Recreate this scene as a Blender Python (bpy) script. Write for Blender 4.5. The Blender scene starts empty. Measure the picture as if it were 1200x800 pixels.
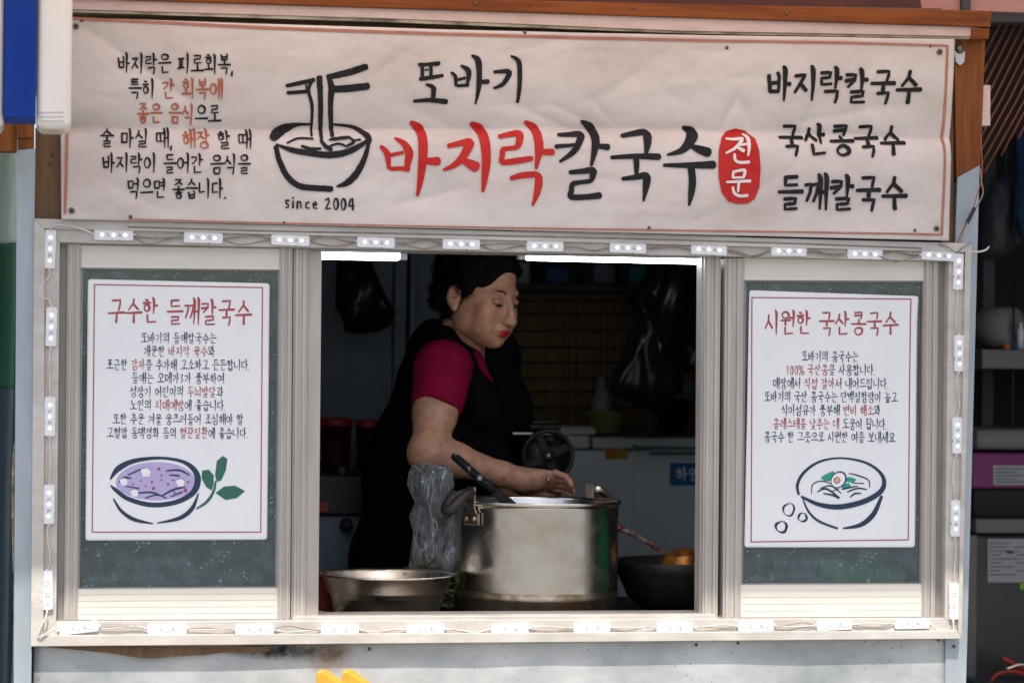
import bpy, bmesh, math, random
import numpy as np
from mathutils import Vector, Matrix, noise
random.seed(7)
R = math.radians
sc = bpy.context.scene
COL = sc.collection

# ------------------------------------------------------------------ camera
FPX, DIST, YAW, ROLL, HOR = 2800.0, 5.0, R(11.1), 0.0115, 450.0
CAM = Vector((-DIST * math.tan(YAW), -DIST, 1.40))
d_ = Vector((math.sin(YAW), math.cos(YAW), 0))
r0 = Vector((math.cos(YAW), -math.sin(YAW), 0)); up0 = Vector((0, 0, 1))
r_ = r0 * math.cos(ROLL) + up0 * math.sin(ROLL)
u_ = up0 * math.cos(ROLL) - r0 * math.sin(ROLL)
cd = bpy.data.cameras.new('camera'); cam = bpy.data.objects.new('camera', cd); COL.objects.link(cam)
cd.sensor_width = 36; cd.lens = FPX * 36 / 1200; cd.shift_y = (HOR - 400) / 1200
cd.clip_end = 2000; cd.clip_start = .05
cam.matrix_world = Matrix(((r_.x, u_.x, -d_.x, CAM.x), (r_.y, u_.y, -d_.y, CAM.y), (r_.z, u_.z, -d_.z, CAM.z), (0, 0, 0, 1)))
cd.dof.use_dof = True; cd.dof.focus_distance = 5.12; cd.dof.aperture_fstop = 4.0
sc.camera = cam

# ------------------------------------------------------------------ sky, sun, exposure
SUN_EL, SUN_AZ = R(60), R(-8)       # azimuth measured from straight in front of the stall
w = bpy.data.worlds.new('World'); sc.world = w; w.use_nodes = True
nt = w.node_tree; bg = nt.nodes['Background']
sky = nt.nodes.new('ShaderNodeTexSky'); sky.sky_type = 'NISHITA'; sky.sun_disc = False
sky.sun_elevation = SUN_EL; sky.sun_rotation = R(180) - SUN_AZ
sky.air_density = 1.0; sky.dust_density = 3.0; sky.ozone_density = 1.0
nt.links.new(sky.outputs[0], bg.inputs[0]); bg.inputs[1].default_value = 0.115
sl = bpy.data.lights.new('sun', 'SUN'); so = bpy.data.objects.new('sun', sl); COL.objects.link(so)
sl.energy = 2.6; sl.angle = R(1.0); sl.color = (1, .94, .85)
sdir = Vector((math.sin(SUN_AZ) * math.cos(SUN_EL), -math.cos(SUN_AZ) * math.cos(SUN_EL), math.sin(SUN_EL)))
so.rotation_euler = sdir.to_track_quat('Z', 'Y').to_euler(); so.location = sdir * 20
vs = sc.view_settings; vs.view_transform = 'Standard'; vs.look = 'None'; vs.gamma = 1; vs.use_curve_mapping = False
vs.exposure = 0.98

def P(px, py, y=0.0):
    """where the line of sight through a photo point meets the upright plane at depth y"""
    v = d_ + r_ * ((px - 600) / FPX) + u_ * ((HOR - py) / FPX)
    return CAM + v * ((y - CAM.y) / v.y)
def lerp(a, b, t): return a + (b - a) * t
def px2m(y): return (y - CAM.y) / math.cos(YAW) / FPX

# ------------------------------------------------------------------ materials
def mat(name, col, rough=.5, metal=0, col2=None, scale=12, amount=.5, stretch=(1, 1, 1), bump=0, bscale=None,
        detail=6, spots=None, spot_scale=60, spot_thr=.22, spot_amt=.8, rough2=None, alpha=None, emit=None, spec=.35, coat=0, contrast=(.35, .65)):
    m = bpy.data.materials.new(name); m.use_nodes = True
    n = m.node_tree.nodes; L = m.node_tree.links; b = n['Principled BSDF']
    b.inputs['Base Color'].default_value = (*col, 1); b.inputs['Roughness'].default_value = rough
    b.inputs['Metallic'].default_value = metal; b.inputs['Specular IOR Level'].default_value = spec
    b.inputs['Coat Weight'].default_value = coat
    if emit: b.inputs['Emission Color'].default_value = (*emit[0], 1); b.inputs['Emission Strength'].default_value = emit[1]
    tc = n.new('ShaderNodeTexCoord'); mp = n.new('ShaderNodeMapping'); mp.inputs['Scale'].default_value = stretch
    L.new(tc.outputs['Object'], mp.inputs['Vector'])
    cur = None
    if col2 is not None:
        nz = n.new('ShaderNodeTexNoise'); nz.inputs['Scale'].default_value = scale; nz.inputs['Detail'].default_value = detail; nz.inputs['Roughness'].default_value = .62
        L.new(mp.outputs[0], nz.inputs['Vector'])
        rp = n.new('ShaderNodeMapRange'); rp.inputs[1].default_value = contrast[0]; rp.inputs[2].default_value = contrast[1]; rp.inputs[4].default_value = amount
        L.new(nz.outputs['Fac'], rp.inputs[0])
        mx = n.new('ShaderNodeMix'); mx.data_type = 'RGBA'; mx.inputs[6].default_value = (*col, 1); mx.inputs[7].default_value = (*col2, 1)
        L.new(rp.outputs[0], mx.inputs[0]); cur = mx.outputs[2]; L.new(cur, b.inputs['Base Color'])
        if rough2 is not None:
            rr = n.new('ShaderNodeMapRange'); rr.inputs[1].default_value = .3; rr.inputs[2].default_value = .7; rr.inputs[3].default_value = rough; rr.inputs[4].default_value = rough2
            L.new(nz.outputs['Fac'], rr.inputs[0]); L.new(rr.outputs[0], b.inputs['Roughness'])
    if spots is not None:
        vo = n.new('ShaderNodeTexVoronoi'); vo.inputs['Scale'].default_value = spot_scale; L.new(tc.outputs['Object'], vo.inputs['Vector'])
        nn = n.new('ShaderNodeTexNoise'); nn.inputs['Scale'].default_value = spot_scale * .12; L.new(tc.outputs['Object'], nn.inputs['Vector'])
        ml = n.new('ShaderNodeMath'); ml.operation = 'MULTIPLY'; ml.inputs[1].default_value = spot_thr * 2; L.new(nn.outputs['Fac'], ml.inputs[0])
        sb = n.new('ShaderNodeMath'); sb.operation = 'SUBTRACT'; L.new(ml.outputs[0], sb.inputs[0]); L.new(vo.outputs['Distance'], sb.inputs[1])
        st = n.new('ShaderNodeMapRange'); st.inputs[1].default_value = 0; st.inputs[2].default_value = .06; st.inputs[4].default_value = spot_amt; L.new(sb.outputs[0], st.inputs[0])
        m2 = n.new('ShaderNodeMix'); m2.data_type = 'RGBA'; m2.inputs[6].default_value = (*col, 1); m2.inputs[7].default_value = (*spots, 1)
        if cur: L.new(cur, m2.inputs[6])
        L.new(st.outputs[0], m2.inputs[0]); L.new(m2.outputs[2], b.inputs['Base Color'])
    if bump:
        bn = n.new('ShaderNodeTexNoise'); bn.inputs['Scale'].default_value = bscale or scale * 3; bn.inputs['Detail'].default_value = 4; L.new(mp.outputs[0], bn.inputs['Vector'])
        bp = n.new('ShaderNodeBump'); bp.inputs['Strength'].default_value = bump; bp.inputs['Distance'].default_value = .004
        L.new(bn.outputs['Fac'], bp.inputs['Height']); L.new(bp.outputs[0], b.inputs['Normal'])
    if alpha is not None: b.inputs['Alpha'].default_value = alpha
    return m

def clear_mat(name, tint, dust, dust_amt, gloss=.1, spots=True, streak=False, base=.03, bump=0):
    """see-through pane or film: transparent + mirror sheen + a film of dust and splashes"""
    m = bpy.data.materials.new(name); m.use_nodes = True; n = m.node_tree.nodes; L = m.node_tree.links
    n.clear(); out = n.new('ShaderNodeOutputMaterial')
    tr = n.new('ShaderNodeBsdfTransparent'); tr.inputs[0].default_value = (*tint, 1)
    gl = n.new('ShaderNodeBsdfGlossy'); gl.inputs['Roughness'].default_value = gloss; gl.inputs[0].default_value = (.9, .95, 1, 1)
    df = n.new('ShaderNodeBsdfDiffuse'); df.inputs[0].default_value = (*dust, 1)
    fr = n.new('ShaderNodeFresnel'); fr.inputs[0].default_value = 1.5
    m1 = n.new('ShaderNodeMixShader'); L.new(fr.outputs[0], m1.inputs[0]); L.new(tr.outputs[0], m1.inputs[1]); L.new(gl.outputs[0], m1.inputs[2])
    tc = n.new('ShaderNodeTexCoord'); mp = n.new('ShaderNodeMapping'); L.new(tc.outputs['Object'], mp.inputs[0])
    if streak: mp.inputs['Scale'].default_value = (1, 1, .15)
    nz = n.new('ShaderNodeTexNoise'); nz.inputs['Scale'].default_value = 30; nz.inputs['Detail'].default_value = 5; L.new(mp.outputs[0], nz.inputs[0])
    r1 = n.new('ShaderNodeMapRange'); r1.inputs[1].default_value = .4; r1.inputs[2].default_value = .75; r1.inputs[3].default_value = base; r1.inputs[4].default_value = dust_amt; L.new(nz.outputs['Fac'], r1.inputs[0])
    fac = r1.outputs[0]
    if spots:
        for scl, thr in ((75, .26), (150, .22), (32, .15)):
            vo = n.new('ShaderNodeTexVoronoi'); vo.inputs['Scale'].default_value = scl; L.new(tc.outputs['Object'], vo.inputs[0])
            n2 = n.new('ShaderNodeTexNoise'); n2.inputs['Scale'].default_value = scl * .2; L.new(tc.outputs['Object'], n2.inputs[0])
            ml = n.new('ShaderNodeMath'); ml.operation = 'MULTIPLY'; ml.inputs[1].default_value = thr * 1.6; L.new(n2.outputs['Fac'], ml.inputs[0])
            sb = n.new('ShaderNodeMath'); sb.operation = 'SUBTRACT'; L.new(ml.outputs[0], sb.inputs[0]); L.new(vo.outputs['Distance'], sb.inputs[1])
            st = n.new('ShaderNodeMapRange'); st.inputs[2].default_value = .1; st.inputs[4].default_value = .42; L.new(sb.outputs[0], st.inputs[0])
            ad = n.new('ShaderNodeMath'); ad.operation = 'MAXIMUM'; L.new(fac, ad.inputs[0]); L.new(st.outputs[0], ad.inputs[1]); fac = ad.outputs[0]
    if bump:
        bp = n.new('ShaderNodeBump'); bp.inputs['Strength'].default_value = bump; bp.inputs['Distance'].default_value = .01; L.new(nz.outputs['Fac'], bp.inputs['Height'])
        L.new(bp.outputs[0], gl.inputs['Normal']); L.new(bp.outputs[0], fr.inputs['Normal'])
    m2 = n.new('ShaderNodeMixShader'); L.new(fac, m2.inputs[0]); L.new(m1.outputs[0], m2.inputs[1]); L.new(df.outputs[0], m2.inputs[2]); L.new(m2.outputs[0], out.inputs[0])
    return m

M = {}
M['galv'] = mat('galvanised_sheet', (.30, .325, .325), .5, .35, (.62, .62, .60), 2.6, .95, (1, 1, 1.6), .15, 40, spots=(.16, .13, .10), spot_scale=55, spot_thr=.11, spot_amt=.75, rough2=.62)
M['galv_post'] = mat('galvanised_post', (.30, .35, .38), .42, .45, (.44, .48, .50), 14, .8, (1, 1, .25), .1, rough2=.6)
M['alu'] = mat('painted_aluminium', (.56, .525, .48), .42, 0, (.40, .365, .325), 9, .75, (1, 1, 2.2), .06, spots=(.16, .12, .09), spot_scale=70, spot_thr=.10, spot_amt=.6)
M['alu_stile'] = mat('stile_aluminium', (.48, .445, .40), .38, .15, (.37, .335, .30), 10, .7, (3, 3, .35), .05, spots=(.75, .73, .7), spot_scale=90, spot_thr=.06, spot_amt=.4)
M['alu_groove'] = mat('track_aluminium', (.24, .22, .21), .5, .1, (.33, .30, .28), 20, .7, (1, 1, .3))
M['alu_rail'] = mat('rail_aluminium', (.66, .62, .55), .42, 0, (.62, .58, .50), 7, .6, (.35, 1, 5), .06, spots=(.3, .25, .2), spot_scale=60, spot_thr=.06, spot_amt=.4)
M['wood'] = mat('orange_varnished_wood', (.25, .072, .013), .55, 0, (.12, .03, .007), 9, .85, (.5, 4, 6), .25, 30, spec=.2, spots=(.03, .018, .01), spot_scale=26, spot_thr=.08)
M['wood_up'] = mat('upright_varnished_wood', (.26, .085, .018), .55, 0, (.13, .04, .01), 9, .85, (7, 5, .5), .25, 30, spec=.2, spots=(.03, .018, .01), spot_scale=26, spot_thr=.09)
M['wood_old'] = mat('weathered_plywood', (.20, .115, .06), .7, 0, (.11, .06, .03), 9, .8, (6, 4, .5), .3, 30, spots=(.02, .015, .012), spot_scale=26, spot_thr=.10)
M['trim'] = mat('pinkish_trim_paint', (.68, .52, .47), .55, 0, (.55, .40, .34), 14, .7, (1, 1, 3), .1, spots=(.16, .11, .08), spot_scale=80, spot_thr=.10)
M['edge'] = mat('dirty_cream_edge', (.55, .50, .36), .6, 0, (.08, .07, .05), 30, .9, (.4, 1, 1))
M['fascia'] = mat('pink_fascia_paint', (.52, .27, .24), .6, 0, (.42, .20, .18), 8, .6)
M['board'] = mat('dark_red_brown_shadow', (.10, .03, .022), .6, 0, (.05, .018, .014), 8, .7)  # tone of the painted shadow above the beam
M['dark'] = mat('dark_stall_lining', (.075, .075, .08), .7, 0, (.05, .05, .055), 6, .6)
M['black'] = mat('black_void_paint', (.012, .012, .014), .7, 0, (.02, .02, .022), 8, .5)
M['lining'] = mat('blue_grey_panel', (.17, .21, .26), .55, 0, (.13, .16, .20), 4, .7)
M['steel'] = mat('worn_steel_painted_reflections', (.60, .575, .53), .12, 1, (.44, .37, .28), 9, .6, (1.5, 1.5, 2.2), .05, 30, contrast=(.40, .66), rough2=.34, spots=(.40, .32, .22), spot_scale=70, spot_thr=.07, spot_amt=.5)  # tan mottling: stains, and broken reflections painted into the colour
def brushed(m, a):
    n = m.node_tree.nodes; b = n['Principled BSDF']; t = n.new('ShaderNodeTangent'); t.direction_type = 'RADIAL'; t.axis = 'Z'; m.node_tree.links.new(t.outputs[0], b.inputs['Tangent']); b.inputs['Anisotropic'].default_value = a
brushed(M['steel'], .35)
M['steel2'] = mat('polished_basin_steel', (.82, .78, .70), .20, 1, (.66, .52, .36), 9, .7, (1, 1, 1.5), .08, 50, rough2=.42)
brushed(M['steel2'], .6)
M['steel_burnt'] = mat('scorched_steel', (.50, .43, .34), .3, 1, (.26, .16, .08), 14, .9, (1, 1, 1.2), .15, 60, rough2=.5, contrast=(.42, .6))
M['iron'] = mat('blackened_iron', (.03, .028, .027), .38, .6, (.07, .055, .045), 18, .7, (1, 1, 1), .3, 40, rough2=.6)
M['vinyl'] = mat('banner_vinyl', (.64, .585, .55), .42, 0, (.47, .395, .355), 3.0, .8, (1, 1, 2.0), .05, 60, spots=(.38, .30, .26), spot_scale=30, spot_thr=.045, spot_amt=.5, contrast=(.40, .72))
M['ink'] = mat('black_ink', (.014, .014, .016), .7, 0, (.028, .026, .026), 20, .6, spec=.15)
M['ink_red'] = mat('red_ink', (.46, .018, .014), .65, 0, (.54, .04, .035), 12, .5, spec=.2)
M['ink_rust'] = mat('rust_ink', (.40, .11, .055), .65, spec=.2)
M['ink_line'] = mat('border_ink', (.36, .13, .085), .5, 0, (.44, .20, .14), 30, .6)
M['ink_white'] = mat('white_ink', (.72, .66, .64), .5)
M['paper'] = mat('poster_card', (.79, .79, .795), .35, 0, (.72, .725, .735), 5, .6, bump=.05)
M['navy'] = mat('navy_ink', (.030, .050, .085), .65, spec=.2)
M['maroon'] = mat('maroon_ink', (.36, .075, .08), .65, spec=.2)
M['lilac'] = mat('lilac_ink', (.42, .36, .60), .5, 0, (.48, .42, .66), 60, .6)
M['tofu'] = mat('white_print', (.80, .77, .80), .5)
M['leafink'] = mat('dark_green_print', (.03, .13, .10), .5)
M['greenink'] = mat('sea_green_print', (.02, .30, .20), .5)
M['peach'] = mat('peach_print', (.75, .36, .22), .5)
M['glass'] = clear_mat('dusty_window_glass', (.62, .72, .74), (.44, .54, .55), .17, .07, base=.085)
def film_mat():
    m = bpy.data.materials.new('thin_clear_plastic'); m.use_nodes = True; n = m.node_tree.nodes; L = m.node_tree.links; n.clear()
    out = n.new('ShaderNodeOutputMaterial'); tr = n.new('ShaderNodeBsdfTransparent'); tr.inputs[0].default_value = (.93, .95, .97, 1)
    gl = n.new('ShaderNodeBsdfGlossy'); gl.inputs['Roughness'].default_value = .3; df = n.new('ShaderNodeBsdfDiffuse'); df.inputs[0].default_value = (.75, .79, .84, 1)
    tc = n.new('ShaderNodeTexCoord'); mp = n.new('ShaderNodeMapping'); mp.inputs['Rotation'].default_value = (0, R(24), 0); mp.inputs['Scale'].default_value = (1, 1, .28); L.new(tc.outputs['Object'], mp.inputs[0])
    fac = None
    for sc_, wd, am in ((34, .022, .30), (90, .018, .14), (14, .012, .6)):  # white diffuse streaks, painted highlights along the folds
        nz = n.new('ShaderNodeTexNoise'); nz.inputs['Scale'].default_value = sc_; nz.inputs['Detail'].default_value = 3; L.new(mp.outputs[0], nz.inputs[0])
        sb = n.new('ShaderNodeMath'); sb.operation = 'SUBTRACT'; sb.inputs[1].default_value = .5; L.new(nz.outputs['Fac'], sb.inputs[0])
        ab = n.new('ShaderNodeMath'); ab.operation = 'ABSOLUTE'; L.new(sb.outputs[0], ab.inputs[0])
        r = n.new('ShaderNodeMapRange'); r.inputs[1].default_value = wd; r.inputs[2].default_value = 0; r.inputs[3].default_value = 0; r.inputs[4].default_value = am * .7; L.new(ab.outputs[0], r.inputs[0])
        if fac is None: fac = r.outputs[0]
        else: mx = n.new('ShaderNodeMath'); mx.operation = 'MAXIMUM'; L.new(fac, mx.inputs[0]); L.new(r.outputs[0], mx.inputs[1]); fac = mx.outputs[0]
    bp = n.new('ShaderNodeBump'); bp.inputs['Strength'].default_value = 1; bp.inputs['Distance'].default_value = .01; L.new(fac, bp.inputs['Height']); L.new(bp.outputs[0], gl.inputs['Normal'])
    fr = n.new('ShaderNodeFresnel'); fr.inputs[0].default_value = 1.6; L.new(bp.outputs[0], fr.inputs['Normal'])
    m1 = n.new('ShaderNodeMixShader'); L.new(fr.outputs[0], m1.inputs[0]); L.new(tr.outputs[0], m1.inputs[1]); L.new(gl.outputs[0], m1.inputs[2])
    m2 = n.new('ShaderNodeMixShader'); a2 = n.new('ShaderNodeMath'); a2.operation = 'ADD'; a2.inputs[1].default_value = .05; L.new(fac, a2.inputs[0]); L.new(a2.outputs[0], m2.inputs[0]); L.new(m1.outputs[0], m2.inputs[1]); L.new(df.outputs[0], m2.inputs[2]); L.new(m2.outputs[0], out.inputs[0])
    return m
M['film'] = film_mat()
M['led_body'] = mat('white_led_housing', (.76, .76, .77), .35, 0, (.6, .6, .62), 60, .5)
M['led_pcb'] = mat('grey_led_pads', (.25, .25, .28), .4)
M['led_lens'] = mat('lit_led_lens', (.85, .87, .9), .15, emit=((.86, .93, 1), .42))
M['cable'] = mat('white_cable', (.70, .65, .58), .5, 0, (.45, .36, .28), 30, .6)
M['cable_dark'] = mat('grimy_cable', (.30, .25, .20), .55, 0, (.13, .10, .08), 40, .7)
M['tape'] = mat('black_tape', (.03, .03, .03), .5)
M['tube'] = mat('lit_fluorescent_tube', (.9, .9, .9), .3, emit=((.86, .93, 1), 9.0))
M['bolt'] = mat('rusty_screw', (.12, .085, .065), .45, .7, (.25, .17, .11), 200, .7)
M['grommet'] = mat('tarnished_eyelet', (.20, .17, .13), .4, .8, (.1, .08, .06), 120, .7)
M['blue'] = mat('blue_sign_metal', (.004, .03, .24), .5, .0, (.012, .06, .30), 5, .6, (8, 8, .4), rough2=.6, spec=.15)
M['acrylic'] = mat('white_acrylic', (.80, .76, .70), .28, 0, (.70, .62, .52), 4, .5, (3, 3, .5), coat=.3, spots=(.4, .3, .25), spot_scale=22, spot_thr=.04, spot_amt=.4)
M['yellow'] = mat('yellow_painted_wood', (.72, .36, .04), .5, 0, (.60, .27, .03), 12, .6, (1, 1, 4), .1)
M['road'] = mat('street_asphalt', (.25, .245, .235), .85, 0, (.18, .18, .17), 1.5, .8, bump=.4, bscale=30)
M['crimson'] = mat('crimson_jersey', (.21, .003, .030), .9, 0, (.13, .002, .018), 14, .7, (1, 1, .6), bump=1.0, bscale=16, spec=.1)
M['vest'] = mat('black_apron_cloth', (.003, .003, .0035), .95, 0, (.0045, .0045, .005), 30, .5, bump=.3, bscale=180, spec=.04)
M['hair'] = mat('short_dark_hair', (.004, .003, .003), .7, 0, (.009, .006, .005), 60, .6, bump=.8, bscale=420, spec=.05)
M['freezer'] = mat('freezer_white_enamel', (.62, .65, .68), .35, 0, (.52, .55, .58), 5, .6, bump=.03, spots=(.12, .09, .07), spot_scale=30, spot_thr=.09, spot_amt=.7)
M['signblue'] = mat('blue_sticker', (.015, .13, .33), .4)
M['orange'] = mat('orange_sticker', (.55, .14, .02), .4)
M['mustard'] = mat('mustard_sticker', (.35, .26, .02), .4)
M['bamboo'] = mat('dry_reed', (.40, .27, .13), .7, 0, (.24, .15, .07), 20, .8, (8, 8, .5))
M['twine'] = mat('dark_twine', (.06, .04, .025), .8)
M['blackbag'] = mat('black_bin_film', (.008, .008, .010), .28, 0, (.013, .013, .016), 8, .5, bump=.25, bscale=24)
M['blueplastic'] = mat('blue_plastic', (.03, .10, .26), .4, 0, (.02, .07, .2), 9, .5)
M['teal'] = mat('teal_plastic', (.03, .20, .22), .4)
M['whiteplastic'] = mat('white_plastic', (.60, .62, .64), .4, 0, (.5, .52, .55), 9, .5)
M['clearbox'] = mat('cloudy_plastic_tub', (.34, .38, .42), .3, 0, (.26, .30, .34), 9, .5)
M['redlid'] = mat('red_plastic', (.34, .02, .015), .4, 0, (.25, .015, .012), 12, .5)
M['wine'] = mat('dark_red_paste', (.08, .012, .01), .5)
M['bowl_y'] = mat('dull_yellow_bowl', (.26, .24, .08), .4, 0, (.2, .18, .06), 9, .5)
M['greenbox'] = mat('green_plastic', (.03, .55, .20), .4, 0, (.02, .42, .15), 9, .5)
M['magenta'] = mat('magenta_plastic', (.17, .015, .10), .4, 0, (.2, .02, .13), 12, .5)
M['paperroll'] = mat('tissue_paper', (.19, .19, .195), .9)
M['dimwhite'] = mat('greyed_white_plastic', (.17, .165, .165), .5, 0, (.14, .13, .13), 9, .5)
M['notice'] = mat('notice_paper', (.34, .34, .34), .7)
M['soup'] = mat('orange_red_broth', (.40, .10, .015), .15, 0, (.22, .04, .01), 30, .8)
M['sauced'] = mat('sauce_stained_steel', (.42, .17, .03), .28, .5, (.16, .03, .008), 30, .95, bump=.1, rough2=.35, contrast=(.45, .62))
M['saucedh'] = mat('sauce_streaked_handle', (.64, .58, .54), .3, .7, (.30, .035, .02), 26, .95, (1, 1, 1), contrast=(.52, .60))
M['rod'] = mat('floury_black_handle', (.010, .010, .011), .55, 0, (.42, .40, .36), 55, .8, contrast=(.58, .66), spec=.1)
M['leaf'] = mat('pale_green_leaf', (.34, .40, .13), .6, 0, (.55, .56, .30), 30, .8)
M['rope'] = mat('rusty_orange_slat', (.55, .17, .06), .6, 0, (.25, .09, .05), 30, .8)
M['slatback'] = mat('charcoal_canvas', (.018, .020, .022), .8)
M['tarp'] = mat('green_tarpaulin', (.035, .10, .055), .35, 0, (.02, .09, .05), 6, .7, (6, 6, .6))
M['tarpclear'] = mat('pale_tarpaulin_band', (.40, .47, .40), .3, 0, (.24, .34, .28), 6, .7, (6, 6, .6))
M['tarpnavy'] = mat('slate_tarpaulin_band', (.035, .055, .07), .3, 0, (.07, .09, .10), 6, .7, (8, 8, .4))
M['cabinet'] = mat('dark_fridge_door', (.055, .052, .054), .35, .2, (.04, .038, .04), 5, .6)
M['shelfgrey'] = mat('grey_shelf_edge', (.14, .135, .13), .5, .3, (.14, .13, .12), 9, .6)
M['orangecord'] = mat('red_orange_hose', (.42, .05, .025), .45)
M['ring'] = mat('silver_ring', (.8, .8, .78), .15, 1)

def canopy_mat():
    m = bpy.data.materials.new('sun_faded_canopy'); m.use_nodes = True; n = m.node_tree.nodes; L = m.node_tree.links; n.clear()
    out = n.new('ShaderNodeOutputMaterial'); a = n.new('ShaderNodeBsdfTranslucent'); a.inputs[0].default_value = (.86, .72, .67, 1); b = n.new('ShaderNodeBsdfDiffuse'); b.inputs[0].default_value = (.7, .5, .46, 1)
    mx = n.new('ShaderNodeMixShader'); mx.inputs[0].default_value = .3; L.new(a.outputs[0], mx.inputs[1]); L.new(b.outputs[0], mx.inputs[2]); L.new(mx.outputs[0], out.inputs[0]); return m
M['canopy'] = canopy_mat()
def stain_mat(col, rad, amt):
    m = mat('rust_run', col, .8); n = m.node_tree.nodes; L = m.node_tree.links; b = n['Principled BSDF']
    tc = n.new('ShaderNodeTexCoord'); mp = n.new('ShaderNodeMapping'); mp.inputs['Scale'].default_value = (1 / rad[0], 1, 1 / rad[1]); L.new(tc.outputs['Object'], mp.inputs[0])
    gd = n.new('ShaderNodeTexGradient'); gd.gradient_type = 'SPHERICAL'; L.new(mp.outputs[0], gd.inputs[0])
    nz = n.new('ShaderNodeTexNoise'); nz.inputs['Scale'].default_value = 70; nz.inputs['Detail'].default_value = 6; L.new(tc.outputs['Object'], nz.inputs[0])
    a = n.new('ShaderNodeMath'); a.operation = 'MULTIPLY'; L.new(gd.outputs['Fac'], a.inputs[0]); r = n.new('ShaderNodeMapRange'); r.inputs[1].default_value = .35; r.inputs[2].default_value = .65; r.inputs[3].default_value = .3; r.inputs[4].default_value = 2 * amt; L.new(nz.outputs['Fac'], r.inputs[0]); L.new(r.outputs[0], a.inputs[1])
    L.new(a.outputs[0], b.inputs['Alpha']); return m
M['rust_run'] = stain_mat((.30, .18, .08), (.06, .045), .5); M['soot_run'] = stain_mat((.05, .045, .04), (.11, .022), .7)
# skin with colour regions (lips, brows, painted eye socket shade) from a per-vertex colour of the skin itself
def skin_mat():
    m = mat('skin', (.50, .28, .19), .5, 0); n = m.node_tree.nodes; L = m.node_tree.links; b = n['Principled BSDF']
    at = n.new('ShaderNodeAttribute'); at.attribute_name = 'Col'
    nz = n.new('ShaderNodeTexNoise'); nz.inputs['Scale'].default_value = 60; nz.inputs['Detail'].default_value = 5
    rp = n.new('ShaderNodeMapRange'); rp.inputs[1].default_value = .3; rp.inputs[2].default_value = .7; rp.inputs[3].default_value = .76; rp.inputs[4].default_value = 1.14
    tc = n.new('ShaderNodeTexCoord'); L.new(tc.outputs['Object'], nz.inputs[0]); L.new(nz.outputs['Fac'], rp.inputs[0])
    vm = n.new('ShaderNodeVectorMath'); vm.operation = 'SCALE'; L.new(at.outputs['Color'], vm.inputs[0]); L.new(rp.outputs[0], vm.inputs['Scale'])
    L.new(vm.outputs[0], b.inputs['Base Color']); b.inputs['Subsurface Weight'].default_value = .12; b.inputs['Subsurface Radius'].default_value = (.012, .005, .003); b.inputs['Subsurface Scale'].default_value = .6
    nb = n.new('ShaderNodeTexNoise'); nb.inputs['Scale'].default_value = 300; L.new(tc.outputs['Object'], nb.inputs[0])
    bp = n.new('ShaderNodeBump'); bp.inputs['Strength'].default_value = .3; bp.inputs['Distance'].default_value = .002; L.new(nb.outputs['Fac'], bp.inputs['Height']); L.new(bp.outputs[0], b.inputs['Normal'])
    return m
M['skin'] = skin_mat()

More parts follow.
